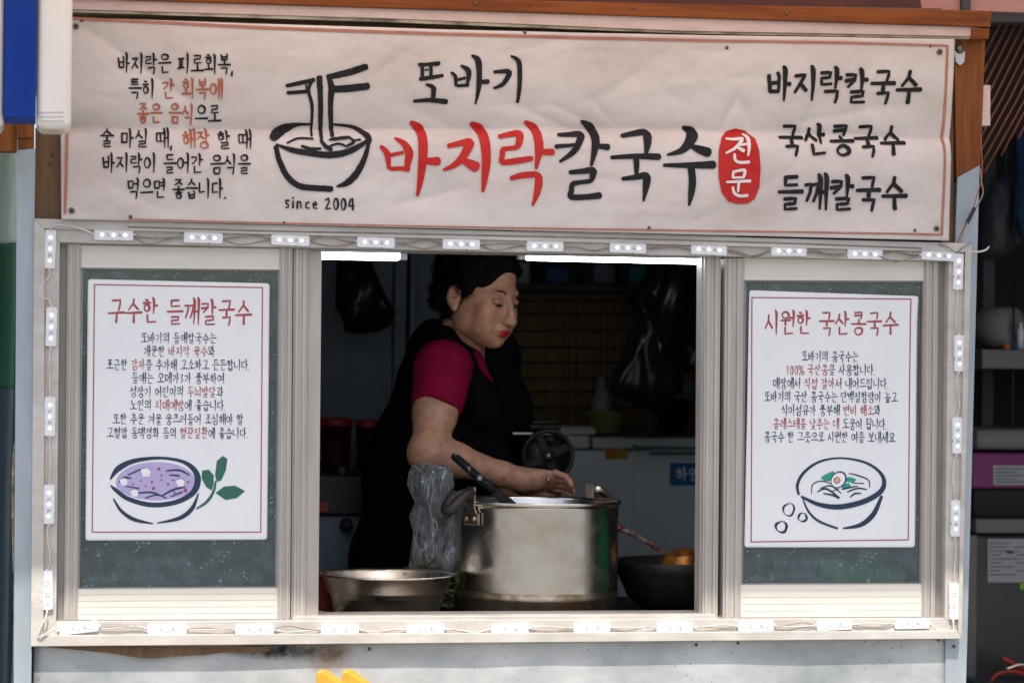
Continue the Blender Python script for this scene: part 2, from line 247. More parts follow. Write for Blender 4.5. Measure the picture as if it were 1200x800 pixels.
# ------------------------------------------------------------------ mesh helpers
class MB:
    def __init__(s): s.v = []; s.f = []; s.m = []; s.sm = []
    def add(s, vs, fs, mi=0, smooth=False):
        o = len(s.v); s.v += [Vector(v) for v in vs]; s.f += [tuple(i + o for i in f) for f in fs]
        s.m += [mi] * len(fs); s.sm += [smooth] * len(fs); return s
    def box(s, a, b, mi=0):
        (x0, y0, z0), (x1, y1, z1) = a, b
        return s.hexa([(x0, y0, z0), (x1, y0, z0), (x1, y0, z1), (x0, y0, z1)], [(x0, y1, z0), (x1, y1, z0), (x1, y1, z1), (x0, y1, z1)], mi)
    def hexa(s, q0, q1, mi=0):
        return s.add(list(q0) + list(q1), [(0, 1, 2, 3), (7, 6, 5, 4), (0, 4, 5, 1), (1, 5, 6, 2), (2, 6, 7, 3), (3, 7, 4, 0)], mi)
    def pq(s, pts, y0, y1, mi=0):
        """slab whose front face is a photo-measured quad (any order) on plane y0, thick back to y1"""
        q0 = [P(x, y, y0) for x, y in pts]
        n = (q0[1] - q0[0]).cross(q0[2] - q0[0])
        if n.y > 0: q0.reverse()
        q1 = [Vector((p.x, y1, p.z)) for p in q0]
        if len(pts) == 4: return s.hexa(q0, q1, mi)
        k = len(pts)
        fs = [tuple(range(k)), tuple(range(2 * k - 1, k - 1, -1))] + [(i, i + k, (i + 1) % k + k, (i + 1) % k) for i in range(k)]
        return s.add(q0 + q1, fs, mi)
    def pr(s, x0, y0, x1, y1, ya, yb, mi=0): return s.pq([(x0, y1), (x1, y1), (x1, y0), (x0, y0)], ya, yb, mi)
    def tube(s, pts, rad, n=8, mi=0, closed=False, caps=True):
        pts = [Vector(p) for p in pts]; k = len(pts); rad = rad if isinstance(rad, (list, tuple)) else [rad] * k
        vs, fs = [], []; prev = None
        for i, p in enumerate(pts):
            t = (pts[(i + 1) % k] - pts[i - 1]) if closed else (pts[min(i + 1, k - 1)] - pts[max(i - 1, 0)])
            t = t.normalized() if t.length > 1e-9 else Vector((0, 0, 1))
            if prev is None:
                a = Vector((0, 0, 1)) if abs(t.z) < .9 else Vector((1, 0, 0)); nrm = t.cross(a).normalized()
            else:
                nrm = (prev - t * prev.dot(t)); nrm = nrm.normalized() if nrm.length > 1e-9 else t.orthogonal().normalized()
            prev = nrm; b = t.cross(nrm)
            for j in range(n):
                a = 2 * math.pi * j / n; vs.append(p + (nrm * math.cos(a) + b * math.sin(a)) * rad[i])
        for i in range(k if closed else k - 1):
            for j in range(n):
                a, b2 = i * n + j, i * n + (j + 1) % n; c, e = ((i + 1) % k) * n + (j + 1) % n, ((i + 1) % k) * n + j
                fs.append((a, b2, c, e))
        if caps and not closed: fs.append(tuple(range(n - 1, -1, -1))); fs.append(tuple((k - 1) * n + j for j in range(n)))
        return s.add(vs, fs, mi, True)
    def lathe(s, prof, c, n=64, mi=0, axis='z', mis=None):
        c = Vector(c); vs = []; k = len(prof)
        for (r, h) in prof:
            for j in range(n):
                a = 2 * math.pi * j / n
                q = Vector((r * math.cos(a), r * math.sin(a), h))
                if axis == 'y': q = Vector((q.x, -q.z, q.y))
                vs.append(c + q)
        o = len(s.v); s.v += vs
        for i in range(k - 1):
            for j in range(n):
                s.f.append((o + i * n + j, o + i * n + (j + 1) % n, o + (i + 1) * n + (j + 1) % n, o + (i + 1) * n + j)); s.m.append(mis[i] if mis else mi); s.sm.append(True)
        return s
    def ball(s, c, r, mi=0, n=10, k=6):
        c = Vector(c); r = Vector(r) if not isinstance(r, (int, float)) else Vector((r, r, r)); prof = []
        vs = [c + Vector((0, 0, -r.z))]
        for i in range(1, k):
            t = math.pi * i / k - math.pi / 2
            for j in range(n):
                a = 2 * math.pi * j / n; vs.append(c + Vector((r.x * math.cos(t) * math.cos(a), r.y * math.cos(t) * math.sin(a), r.z * math.sin(t))))
        vs.append(c + Vector((0, 0, r.z))); fs = [(0, 1 + (j + 1) % n, 1 + j) for j in range(n)]
        for i in range(k - 2):
            for j in range(n): a = 1 + i * n; fs.append((a + j, a + (j + 1) % n, a + n + (j + 1) % n, a + n + j))
        a = 1 + (k - 2) * n; fs += [(a + j, a + (j + 1) % n, len(vs) - 1) for j in range(n)]
        return s.add(vs, fs, mi, True)
    def grid(s, fn, nu, nv, mi=0, smooth=True):
        vs = [fn(i / nu, j / nv) for j in range(nv + 1) for i in range(nu + 1)]
        fs = [(j * (nu + 1) + i, j * (nu + 1) + i + 1, (j + 1) * (nu + 1) + i + 1, (j + 1) * (nu + 1) + i) for j in range(nv) for i in range(nu)]
        return s.add(vs, fs, mi, smooth)

def obj(name, mb, mats, parent=None, origin=None, bevel=0, label=None, solid=0):
    mats = mats if isinstance(mats, (list, tuple)) else [mats]
    me = bpy.data.meshes.new(name)
    if origin is None:
        if parent is not None: origin = porigin(parent)
        else:
            lo = [min(v[i] for v in mb.v) for i in range(3)]; hi = [max(v[i] for v in mb.v) for i in range(3)]
            origin = Vector(((lo[0] + hi[0]) / 2, (lo[1] + hi[1]) / 2, lo[2]))
    origin = Vector(origin)
    me.from_pydata([tuple(v - origin) for v in mb.v], [], mb.f)
    for m in mats: me.materials.append(M[m] if isinstance(m, str) else m)
    me.polygons.foreach_set('material_index', mb.m); me.polygons.foreach_set('use_smooth', mb.sm)
    me.validate(); me.update()
    o = bpy.data.objects.new(name, me); COL.objects.link(o)
    if parent is not None: o.parent = parent; o.location = origin - porigin(parent)
    else: o.location = origin
    if solid:
        md = o.modifiers.new('solid', 'SOLIDIFY'); md.thickness = solid; md.offset = 0
    if bevel:
        md = o.modifiers.new('bevel', 'BEVEL'); md.width = bevel; md.segments = 2; md.limit_method = 'ANGLE'; md.angle_limit = R(40)
    if label: o['label'] = label
    return o
def porigin(o):
    p = Vector(o.location)
    while o.parent: o = o.parent; p += o.location
    return p
def tag(o, label, cat, group=None, kind=None):
    if label: o['label'] = label
    if cat: o['category'] = cat
    if group: o['group'] = group
    if kind: o['kind'] = kind
    return o
def thing(name, label, cat, loc, group=None):
    o = bpy.data.objects.new(name, None); COL.objects.link(o); o.location = loc; o.empty_display_size = .1
    return tag(o, label, cat, group)
def fixrecalc(o):
    bm = bmesh.new(); bm.from_mesh(o.data); bmesh.ops.recalc_face_normals(bm, faces=bm.faces); bm.to_mesh(o.data); bm.free()
# ------------------------------------------------------------------ brush lettering (strokes in photo units laid on a real sheet)
def catmull(pts, step):
    if len(pts) < 3:
        out = []; (x0, y0, w0), (x1, y1, w1) = pts[0], pts[-1]; n = max(2, int(math.hypot(x1 - x0, y1 - y0) / step))
        return [(lerp(x0, x1, i / n), lerp(y0, y1, i / n), lerp(w0, w1, i / n)) for i in range(n + 1)]
    out = []; q = [pts[0]] + list(pts) + [pts[-1]]
    for i in range(1, len(q) - 2):
        a, b, c, d = q[i - 1], q[i], q[i + 1], q[i + 2]
        n = max(2, int(math.hypot(c[0] - b[0], c[1] - b[1]) / step))
        for j in range(n):
            t = j / n; out.append(tuple(.5 * (2 * b[k] + (c[k] - a[k]) * t + (2 * a[k] - 5 * b[k] + 4 * c[k] - d[k]) * t * t + (3 * b[k] - a[k] - 3 * c[k] + d[k]) * t ** 3) for k in range(3)))
    out.append(tuple(pts[-1])); return out

LAYER = [0]
def ribbon(mb, pts, surf, mi=0, smooth=True, step=2.0, rough=.0, wmul=1.0, seed=0):
    """pts = [(px, py, width)], surf(px, py, lift) -> point of the sheet"""
    LAYER[0] = (LAYER[0] + 1) % 9; lift = LAYER[0] * .00006
    if smooth and len(pts) > 2: c = catmull(pts, step)
    else:
        c = []
        for a, b in zip(pts[:-1], pts[1:]):
            n = max(1, int(math.hypot(b[0] - a[0], b[1] - a[1]) / step))
            c += [tuple(lerp(a[k], b[k], i / n) for k in range(3)) for i in range(n)]
        c.append(pts[-1])
    k = len(c); L, Cn, Rr = [], [], []
    for i, (x, y, w) in enumerate(c):
        a = c[max(i - 1, 0)]; b = c[min(i + 1, k - 1)]
        tx, ty = b[0] - a[0], b[1] - a[1]; l = math.hypot(tx, ty) or 1; nx, ny = -ty / l, tx / l
        h = max(w, .15) * .5 * wmul
        j1 = j2 = 0
        if rough:
            j1 = noise.noise((x * .35 + seed, y * .35, 1)) * rough; j2 = noise.noise((x * .35 + seed, y * .35, 9)) * rough
        L.append((x + nx * (h + j1), y + ny * (h + j1))); Rr.append((x - nx * (h + j2), y - ny * (h + j2))); Cn.append((x, y))
    vs, fs = [], []
    for i in range(k):
        for q in (L[i], Cn[i], Rr[i]): vs.append(surf(q[0], q[1], lift))
    for i in range(k - 1):
        o = i * 3; fs += [(o, o + 1, o + 4, o + 3), (o + 1, o + 2, o + 5, o + 4)]
    for end in (0, k - 1):                                        # rounded ends
        x, y, w = c[end]; a = c[1] if end == 0 else c[k - 2]
        tx, ty = x - a[0], y - a[1]; l = math.hypot(tx, ty) or 1; tx /= l; ty /= l; h = max(w, .15) * .5 * wmul
        o = len(vs); base = end * 3; m = 4; arc = []
        for j in range(1, m):
            an = math.pi * j / m; sgn = 1 if end == 0 else -1
            nx, ny = -ty, tx
            arc.append((x + (nx * math.cos(an)) * h * sgn * -1 + tx * math.sin(an) * h * .7, y + (ny * math.cos(an)) * h * sgn * -1 + ty * math.sin(an) * h * .7))
        vs += [surf(p[0], p[1], lift) for p in arc]
        chain = [base] + list(range(o, o + m - 1)) + [base + 2]
        fs += [(base + 1, chain[i], chain[i + 1]) for i in range(len(chain) - 1)]
    mb.add(vs, fs, mi)
def blot(mb, poly, surf, mi=0, lift=0, rings=1):
    """filled outline; fan with inner rings so it follows a creased sheet"""
    LAYER[0] = (LAYER[0] + 1) % 9; lift += LAYER[0] * .00006
    cx = sum(p[0] for p in poly) / len(poly); cy = sum(p[1] for p in poly) / len(poly); n = len(poly)
    vs = [surf(cx, cy, lift)]
    for r in range(1, rings + 1):
        t = r / rings; vs += [surf(lerp(cx, x, t), lerp(cy, y, t), lift) for x, y in poly]
    fs = [(0, 1 + i, 1 + (i + 1) % n) for i in range(n)]
    for r in range(rings - 1):
        o = 1 + r * n; fs += [(o + i, o + n + i, o + n + (i + 1) % n, o + (i + 1) % n) for i in range(n)]
    mb.add(vs, fs, mi)
def ell(cx, cy, rx, ry, n=28, rot=0, wob=0, seed=0):
    out = []
    for i in range(n):
        a = 2 * math.pi * i / n; k = 1 + wob * math.sin(3 * a + seed) + wob * .6 * math.sin(5 * a + seed * 2)
        x, y = rx * k * math.cos(a), ry * k * math.sin(a); out.append((cx + x * math.cos(rot) - y * math.sin(rot), cy + x * math.sin(rot) + y * math.cos(rot)))
    return out

def circ(cx, cy, rx, ry): return [(cx + rx * math.sin(a), cy - ry * math.cos(a)) for a in [i * 2 * math.pi / 12 - .5 for i in range(13)]]
GI = [(.05, .14), (.86, .08), (.80, .5), (.22, 1)]
GH = [(.04, .12), (.90, .06), (.86, .5), (.74, 1.05)]
JA = {
 'ㄱ': [GI], 'ㄴ': [[(.1, 0), (.12, .86), (.98, .78)]], 'ㄷ': [[(.08, .1), (.92, .04)], [(.1, .1), (.12, .9), (.98, .84)]],
 'ㄹ': [[(.05, .08), (.88, .03), (.82, .44), (.1, .5), (.1, .94), (1.0, .88)]],
 'ㅁ': [[(.08, .05), (.15, .95)], [(.1, .08), (.92, .04), (.84, .95)], [(.15, .93), (.84, .92)]],
 'ㅂ': [[(.02, .05), (.16, .95)], [(.78, -.1), (.92, .1), (.84, .95)], [(.12, .48), (.85, .43)], [(.16, .93), (.84, .93)]],
 'ㅅ': [[(.52, -.05), (.46, .4), (.0, 1)], [(.47, .42), (1.0, .95)]], 'ㅇ': [circ(.5, .52, .46, .46)],
 'ㅈ': [[(.08, .1), (.92, .04), (.5, .52), (.0, 1)], [(.5, .5), (1.0, .92)]],
 'ㅊ': [[(.38, -.16), (.62, -.06)], [(.08, .2), (.92, .15), (.5, .56), (.0, 1)], [(.5, .56), (1.0, .94)]],
 'ㅋ': [GI, [(-.02, .56), (.78, .48)]], 'ㅌ': [[(.08, .06), (.92, .02)], [(.1, .06), (.12, .94), (.98, .88)], [(.1, .48), (.85, .45)]],
 'ㅍ': [[(.05, .1), (.97, .05)], [(.32, .1), (.36, .88)], [(.70, .08), (.66, .88)], [(.0, .94), (1.0, .88)]],
 'ㅎ': [[(.34, -.14), (.66, -.08)], [(.04, .2), (.96, .15)], circ(.5, .66, .34, .33) and circ(.5, .66, .34, .33)]}
for dbl, c in (('ㄲ', 'ㄱ'), ('ㄸ', 'ㄷ'), ('ㅃ', 'ㅂ'), ('ㅆ', 'ㅅ'), ('ㅉ', 'ㅈ')):
    JA[dbl] = [[(x * .48, y) for x, y in s] for s in JA[c]] + [[(x * .48 + .52, y) for x, y in s] for s in JA[c]]
def vst(x, y0=-.02, y1=1.0): return [(x - .16, y0 - .02), (x, y0 + .09), (x + .01, .5 * (y0 + y1)), (x - .05, y1)]
VV = {'ㅏ': [vst(.4), [(.42, .5), (.85, .49)]], 'ㅑ': [vst(.4), [(.42, .36), (.85, .35)], [(.42, .62), (.85, .61)]],
 'ㅓ': [vst(.72), [(.12, .46), (.7, .45)]], 'ㅕ': [vst(.72), [(.12, .34), (.7, .33)], [(.12, .6), (.7, .58)]], 'ㅣ': [vst(.6)],
 'ㅐ': [vst(.3), vst(.85, -.05, 1.02), [(.32, .5), (.82, .48)]], 'ㅔ': [vst(.45), vst(.9, -.05, 1.02), [(.0, .46), (.43, .45)]],
 'ㅖ': [vst(.45), vst(.9, -.05, 1.02), [(.0, .36), (.43, .35)], [(.0, .6), (.43, .58)]]}
HV = {'ㅗ': [[(.5, .0), (.52, .62)], [(.0, .72), (1, .68)]], 'ㅛ': [[(.34, .0), (.36, .66)], [(.66, .0), (.66, .66)], [(.0, .74), (1, .7)]],
 'ㅜ': [[(.0, .22), (1, .17)], [(.52, .22), (.5, 1.0)]], 'ㅠ': [[(.0, .22), (1, .17)], [(.34, .22), (.3, .95)], [(.66, .2), (.66, .98)]], 'ㅡ': [[(.0, .5), (1, .45)]]}
CV = {'ㅘ': ('ㅗ', 'ㅏ'), 'ㅙ': ('ㅗ', 'ㅐ'), 'ㅚ': ('ㅗ', 'ㅣ'), 'ㅝ': ('ㅜ', 'ㅓ'), 'ㅞ': ('ㅜ', 'ㅔ'), 'ㅟ': ('ㅜ', 'ㅣ'), 'ㅢ': ('ㅡ', 'ㅣ')}
LL = 'ㄱㄲㄴㄷㄸㄹㅁㅂㅃㅅㅆㅇㅈㅉㅊㅋㅌㅍㅎ'; VL = 'ㅏㅐㅑㅒㅓㅔㅕㅖㅗㅘㅙㅚㅛㅜㅝㅞㅟㅠㅡㅢㅣ'
TL = ['', 'ㄱ', 'ㄲ', 'ㄳ', 'ㄴ', 'ㄵ', 'ㄶ', 'ㄷ', 'ㄹ', 'ㄺ', 'ㄻ', 'ㄼ', 'ㄽ', 'ㄾ', 'ㄿ', 'ㅀ', 'ㅁ', 'ㅂ', 'ㅄ', 'ㅅ', 'ㅆ', 'ㅇ', 'ㅈ', 'ㅊ', 'ㅋ', 'ㅌ', 'ㅍ', 'ㅎ']
LAT = {'s': [[(.75, .44), (.34, .42), (.26, .60), (.68, .74), (.62, .93), (.2, .94)]], 'i': [[(.5, .45), (.5, .95)], [(.5, .2), (.5, .24)]], 'n': [[(.2, .45), (.2, .95)], [(.2, .55), (.6, .45), (.7, .95)]],
 'c': [[(.75, .5), (.3, .55), (.3, .88), (.8, .92)]], 'e': [[(.25, .7), (.75, .65), (.55, .45), (.25, .6), (.35, .92), (.8, .9)]],
 '2': [[(.2, .3), (.55, .15), (.65, .4), (.2, .95), (.85, .92)]], '0': [circ(.5, .57, .3, .4)], '4': [[(.45, .15), (.15, .7), (.85, .66)], [(.65, .15), (.65, .98)]],
 '1': [[(.35, .28), (.52, .12), (.5, .95)]], '3': [[(.2, .2), (.65, .2), (.4, .48), (.7, .72), (.2, .95)]], '%': [circ(.2, .3, .17, .18), circ(.8, .8, .17, .18), [(.85, .12), (.15, .98)]],
 '.': [[(.15, .93), (.17, .97)]], ',': [[(.2, .88), (.08, 1.1)]]}
NARROW = {' ': .42, '.': .35, ',': .4, '1': .55, '0': .62, '2': .7, '3': .62, '4': .72, 'i': .4, 's': .55, 'n': .7, 'c': .6, 'e': .65, '%': .8}
def glyph(ch):
    """strokes of one character in a unit cell: [(points, kind)]"""
    if ch in LAT: return [(s, 'l') for s in LAT[ch]]
    c = ord(ch) - 0xAC00
    if not 0 <= c < 11172: return []
    l, v, t = LL[c // 588], VL[c % 588 // 28], TL[c % 28]
    out = []
    def put(strokes, x0, y0, x1, y1, kind): out.extend(([(lerp(x0, x1, x), lerp(y0, y1, y)) for x, y in s], kind) for s in strokes)
    alt = {'ㄱ': [GH], 'ㅋ': [GH, [(.04, .56), (.84, .50)]], 'ㄲ': [[(x * .48, y) for x, y in GH], [(x * .48 + .52, y) for x, y in GH]]}
    JT = lambda t: alt.get(t, JA[t])
    wide = l in 'ㄲㄸㅃㅆㅉ'
    if v in VV:
        x1 = .58 if wide else .5
        if t: put(JA[l], .02, .12, x1, .52, 'c'); put(VV[v], .5, .0, .97, .62, 'v'); put(JT(t), .22, .66, .82, 1.02, 'c')
        else: put(JA[l], .02, .2, x1, .76, 'c'); put(VV[v], .5, .0, .97, 1.0, 'v')
    elif v in HV:
        if t: put(JT(l), .22, .02, .78, .32, 'c'); put(HV[v], .02, .36, .98, .62, 'h'); put(JT(t), .24, .68, .78, 1.02, 'c')
        else: put(JT(l), .2, .05, .8, .48, 'c'); put(HV[v], .0, .5, 1.0, .98, 'h')
    else:
        h, q = CV[v]
        if t: put(JA[l], .06, .02, .56, .32, 'c'); put(HV[h], .0, .36, .62, .6, 'h'); put(VV[q], .55, -.02, .98, .68, 'v'); put(JT(t), .24, .70, .82, 1.02, 'c')
        else: put(JA[l], .06, .08, .56, .48, 'c'); put(HV[h], .0, .52, .64, .85, 'h'); put(VV[q], .55, .0, .98, 1.0, 'v')
    return out
RND = random.Random(3)
def write(mb, segs, x0, x1, yc, em, surf, slope=0.0, weight=.085, wv=1.0, step=None):
    """segs = [(text, material index)]: one handwritten line between x0 and x1"""
    adv = sum(NARROW.get(c, 1.0) for t, _ in segs for c in t); a = (x1 - x0) / adv; x = x0; xm = (x0 + x1) / 2
    for t, mi in segs:
        for ch in t:
            wd = NARROW.get(ch, 1.0) * a
            gw = min(wd * .93, em * 1.02) if ch not in LAT else min(wd, em) * .95
            gx = x + (wd - gw) / 2; gy = yc - em / 2 + slope * (x - xm) + RND.uniform(-.02, .02) * em
            rs = RND.uniform(-.03, .03)
            for s, kind in glyph(ch):
                n = len(s); pts = []
                for i, (u, v) in enumerate(s):
                    f = i / (n - 1)
                    if kind == 'v' and n == 4: ww = (.75, 1.25, 1.0, .55)[i]
                    elif n == 13: ww = .9 + .25 * math.sin(f * 6.28)
                    elif n == 2: ww = lerp(.85, 1.12, f) if kind != 'c' else lerp(1.0, 1.0, f)
                    else: ww = lerp(1.0, .72, f) if i else .9
                    u += RND.uniform(-.012, .012); v += RND.uniform(-.012, .012)
                    pts.append((gx + (u + rs * (.5 - v)) * gw, gy + v * em, ww * weight * em * wv))
                # corners stay crisp: short pieces of a bent stroke are joined, circles are curved
                if n == 13: ribbon(mb, pts, surf, mi, True, step or max(.8, em * .07))
                elif kind == 'v' or n == 2: ribbon(mb, pts, surf, mi, True, step or max(1.0, em * .09))
                else: ribbon(mb, pts, surf, mi, False, step or max(1.0, em * .09))
            x += wd
def scaled(pts, ox, oy, k): return [(ox + x / k, oy + y / k, w / k) for x, y, w in pts]
# ------------------------------------------------------------------ ground
g = MB(); g.add([(-400, -400, 0), (400, -400, 0), (400, 400, 0), (-400, 400, 0)], [(0, 1, 2, 3)])
gr = obj('ground', g, 'road'); tag(gr, 'bare grey concrete street in front of the food stall', 'ground', kind='structure')

# ------------------------------------------------------------------ the stall itself
stall = thing('food_stall', 'street food stall of galvanised sheet and orange wood with a serving window', 'food stall', (0, 0.0, 0))
def part(name, mb, m, parent=stall, bevel=0, label=None, recalc=True):
    o = obj(name, mb, m, parent, bevel=bevel, label=label)
    if recalc: fixrecalc(o)
    return o
XL, XR = P(40, 500).x, P(1133, 500).x            # stall width
ZT = P(600, -10).z
IX0, IX1 = XL + .02, XR - .02
# lower front sheet, slightly wavy, with a dented upper lip
def fp(u, v):
    x = lerp(XL + .005, P(1108, 760).x, u); z = lerp(.02, P(600, 752).z + .012, v)
    y = -.006 + .004 * noise.noise((x * 2.2, z * 2.5, 4)) + .0022 * noise.noise((x * 7, z * 7, 1))
    return Vector((x, y, z))
b = MB().grid(fp, 90, 46); o = obj('front_panel', b, 'galv', stall, solid=.002)
for cx, cy, wx, wz, m in ((386, 766, .075, .06, 'rust_run'), (352, 764, .13, .03, 'soot_run'), (318, 761, .12, .025, 'soot_run')):
    c = P(cx, cy, -.0155); b = MB(); b.add([c + Vector(q) for q in ((-wx, 0, -wz), (wx, 0, -wz), (wx, 0, .022), (-wx, 0, .022))], [(0, 1, 2, 3)]); o = obj('stain', b, m, stall, origin=c)
# jagged brown strip standing in for the frame's shadow on the sheet
b = MB(); top = [(56, 756), (120, 757), (200, 757.5), (310, 757)]; bot = [(318, 762), (300, 764), (262, 764), (240, 767), (205, 768.5), (180, 771), (165, 770.5), (150, 768), (124, 764), (90, 761), (58, 758)]
b.pq(top + bot, -.0175, -.012); part('frame_shadow_strip', b, 'wood_old')
# corner posts
b = MB(); b.pq([(20, 176), (41, 174), (37, 770), (30, 1240), (16, 1240), (16, 770)], -.028, .03); part('corner_post', b, 'galv_post', label='left galvanised corner post')
b = MB(); b.pq([(1122, 208), (1148, 194), (1133, 770), (1117, 1240), (1102, 1240), (1108, 770), (1112, 500)], -.012, .05); part('corner_post', b, 'galv_post', label='right galvanised corner post with slanted top')
b = MB(); b.pr(1100, 756, 1109, 1240, -.004, .03); part('wood_stud', b, 'wood_up')
# woodwork round the banner
b = MB(); b.pq([(60, -12), (1163, 13), (1161, 32), (60, -3)], -.045, .06); part('wooden_beam', b, 'wood', bevel=.002)
b = MB(); b.pq([(1140, 33), (1160, 33.5), (1159, 46), (1139, 46)], -.043, .05); part('beam_block', b, 'wood', bevel=.001)
b = MB(); b.pq([(60, -2), (1148, 31), (1147, 43), (800, 36.5), (460, 22), (60, 10.5)], -.034, .02)
tb = part('trim_board', b, 'trim', bevel=.0008)
b = MB(); b.pq([(60, 10.8), (460, 22.3), (800, 36.8), (1147, 43.3), (1147, 46), (800, 39.5), (460, 26.5), (60, 13.8)], -.031, .01); obj('edge_strip', b, 'edge', tb)
b = MB(); b.pq([(1118, 47), (1155, 47), (1149, 193), (1149, 200), (1121, 214)], -.008, .06); part('upright_post', b, 'wood_up', bevel=.001)
b = MB(); b.pq([(1104, 47), (1117.5, 47), (1117.5, 290), (1104, 290)], .0, .05); part('backing_board', b, 'wood_old', label='weathered board edge beside the banner')
b = MB(); b.pq([(41.5, 150), (78, 150), (78, 262), (40.5, 262)], -.010, .04); part('backing_board', b, 'wood_old', label='brown plywood left of the banner')
b = MB(); b.pq([(78.5, -5), (1103.5, 10), (1103.5, 275), (78.5, 250)], .0, .012); part('backing_board', b, 'wood_old', label='plywood behind the banner')
b = MB(); b.pq([(20, 137), (40, 137), (40, 161), (20, 162)], -.03, .04); b.pq([(3, 137), (19.5, 137), (19.5, 177), (-20, 177), (-20, 137)], -.02, .03)
b.pq([(20.5, 162.5), (40, 161.5), (40, 173.5), (20.5, 175.5)], -.024, .03); part('wood_block', b, 'wood_up', bevel=.001)
b = MB(); b.pr(1149.5, 100, 1160.5, 147, -.004, .03); part('pink_batten', b, 'trim')
b = MB(); b.pq([(-40, -40), (1300, -30), (1300, 18), (1164, 13.5), (850, 4), (-40, -14)], .07, .09); part('fascia', b, 'fascia')
b = MB(); b.pq([(560, -30), (1075, -20), (1080, 9), (1072, 12), (1040, 8.5), (995, 10), (960, 8), (840, 6.5), (560, -1)], .061, .069); part('painted_shadow_strip', b, 'board')  # dark red-brown strip standing in for shadow above the beam
# roof with a deep eave, side walls, back wall, floor, ceiling
YB = 2.95
b = MB(); b.box((XL - .15, .05, 2.33), (XR + .2, YB + .1, 2.39)); part('roof', b, 'fascia')
b = MB(); b.grid(lambda u, v: Vector((lerp(XL - .5, XR + .25, u), lerp(.04, -.74, v), lerp(2.62, 2.27, v) - .03 * math.sin(math.pi * v) + .012 * math.sin(u * 60) * v)), 60, 12); obj('canopy', b, 'canopy', stall)
b = MB(); b.tube([(XL - .5, -.74, 2.262), (XR + .25, -.74, 2.262)], .014, 10); [b.tube([(x, -.74, 2.262), (x, .03, 2.38)], .010, 8) for x in (XL - .1, XR + .1)]; obj('canopy_rail', b, 'galv_post', stall)
b = MB(); b.box((XL - .1, .03, 2.34), (XR + .1, .048, 2.62)); part('canopy_board', b, 'fascia')
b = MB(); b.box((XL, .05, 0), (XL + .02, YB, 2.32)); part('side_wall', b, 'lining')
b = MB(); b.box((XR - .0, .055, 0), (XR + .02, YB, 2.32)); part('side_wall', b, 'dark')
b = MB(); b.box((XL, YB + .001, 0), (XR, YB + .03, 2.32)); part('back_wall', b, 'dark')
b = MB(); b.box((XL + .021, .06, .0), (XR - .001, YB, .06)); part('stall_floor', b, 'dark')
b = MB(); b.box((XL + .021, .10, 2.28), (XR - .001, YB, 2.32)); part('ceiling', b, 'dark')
CT = P(600, 722, .09).z - .022                    # counter top height
b = MB(); b.box((XL + .03, .085, CT - .03), (XR - .01, .80, CT)); part('counter_top', b, 'iron', bevel=.003)
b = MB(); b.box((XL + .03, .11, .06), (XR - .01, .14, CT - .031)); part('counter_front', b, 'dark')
# pale inner partition with its door trim at the left
b = MB(); p0, p1 = P(300, 300, 1.9), P(462, 300, 1.9); b.box((p0.x, 1.9, .06), (p1.x, 1.92, 2.27)); part('partition', b, 'lining')
b = MB(); p2, p3 = P(463, 300, 1.87), P(477, 300, 1.87); b.box((p2.x, 1.87, .06), (p3.x, 1.93, 2.27)); b.box((p3.x + .012, 1.88, .06), (p3.x + .03, 1.93, 2.27)); part('partition_trim', b, 'lining', bevel=.004)
b = MB(); p4 = P(560, 300, 1.95); b.box((p3.x, 1.95, .06), (p4.x, 1.97, 2.27)); part('partition_door', b, 'lining')

# ------------------------------------------------------------------ window frame and sashes
def ribs(mb, q, n, ya, yb, mi=0, frac=.35):
    """vertical ribs standing on a stile measured as (xTL, xTR, xBR, xBL, yT, yB)"""
    a, b2, c, e, yt, ybm = q
    for i in range(n):
        t0, t1 = (i + .5 - frac / 2) / n, (i + .5 + frac / 2) / n
        mb.pq([(lerp(a, b2, t0), yt), (lerp(a, b2, t1), yt), (lerp(e, c, t1), ybm), (lerp(e, c, t0), ybm)], ya, yb, mi)
FO = [(40, 256), (1139, 285), (1127, 748), (36, 757)]
FI = [(70, 284), (1112, 306), (1107, 724), (66, 728)]
def mix(a, c, t): return (lerp(a[0], c[0], t), lerp(a[1], c[1], t))
FM = [mix(FO[i], FI[i], .42) for i in range(4)]
FM[1] = (1131.5, 295.5); FM[2] = (1123, 738.5); FM[3] = (51, 744)
b = MB()
for i in range(4):
    j = (i + 1) % 4
    b.pq([FO[i], FO[j], FM[j], FM[i]], -.036 if i != 2 else -.040, .06)      # raised outer lip
    b.pq([FM[i], FM[j], FI[j], FI[i]], -.026, .06)                             # flat band carrying the lights
wf = part('window_frame', b, 'alu', bevel=.0012)
# sagging crack line along the top lip
b = MB(); b.tube([P(x, y, -.0365) for x, y in ((150, 266), (300, 270.5), (480, 274), (640, 277.5), (800, 281.5), (950, 286), (1080, 291))], .0016, 5); obj('frame_seam', b, 'cable_dark', wf)
b = MB(); b.pq([(345, 722.5), (838, 720), (845, 728), (340, 731)], -.022, .088); part('window_sill', b, 'alu', bevel=.001)
b = MB(); b.pq([(66, 280), (1112, 300), (1112, 306), (66, 287)], -.006, .085); b.pq([(66, 726), (1107, 722), (1107, 728), (66, 733)], -.012, .084); part('window_track', b, 'alu_groove')
def stile(mb, xt0, xt1, xb0, xb1, yt, ybm, ya, yb, n=2, mi=0):
    mb.pq([(xt0, yt), (xt1, yt), (xb1, ybm), (xb0, ybm)], ya, yb, mi)
    if n: ribs(mb, (xt0, xt1, xb1, xb0, yt + .5, ybm - .5), n, ya - .005, ya, mi)
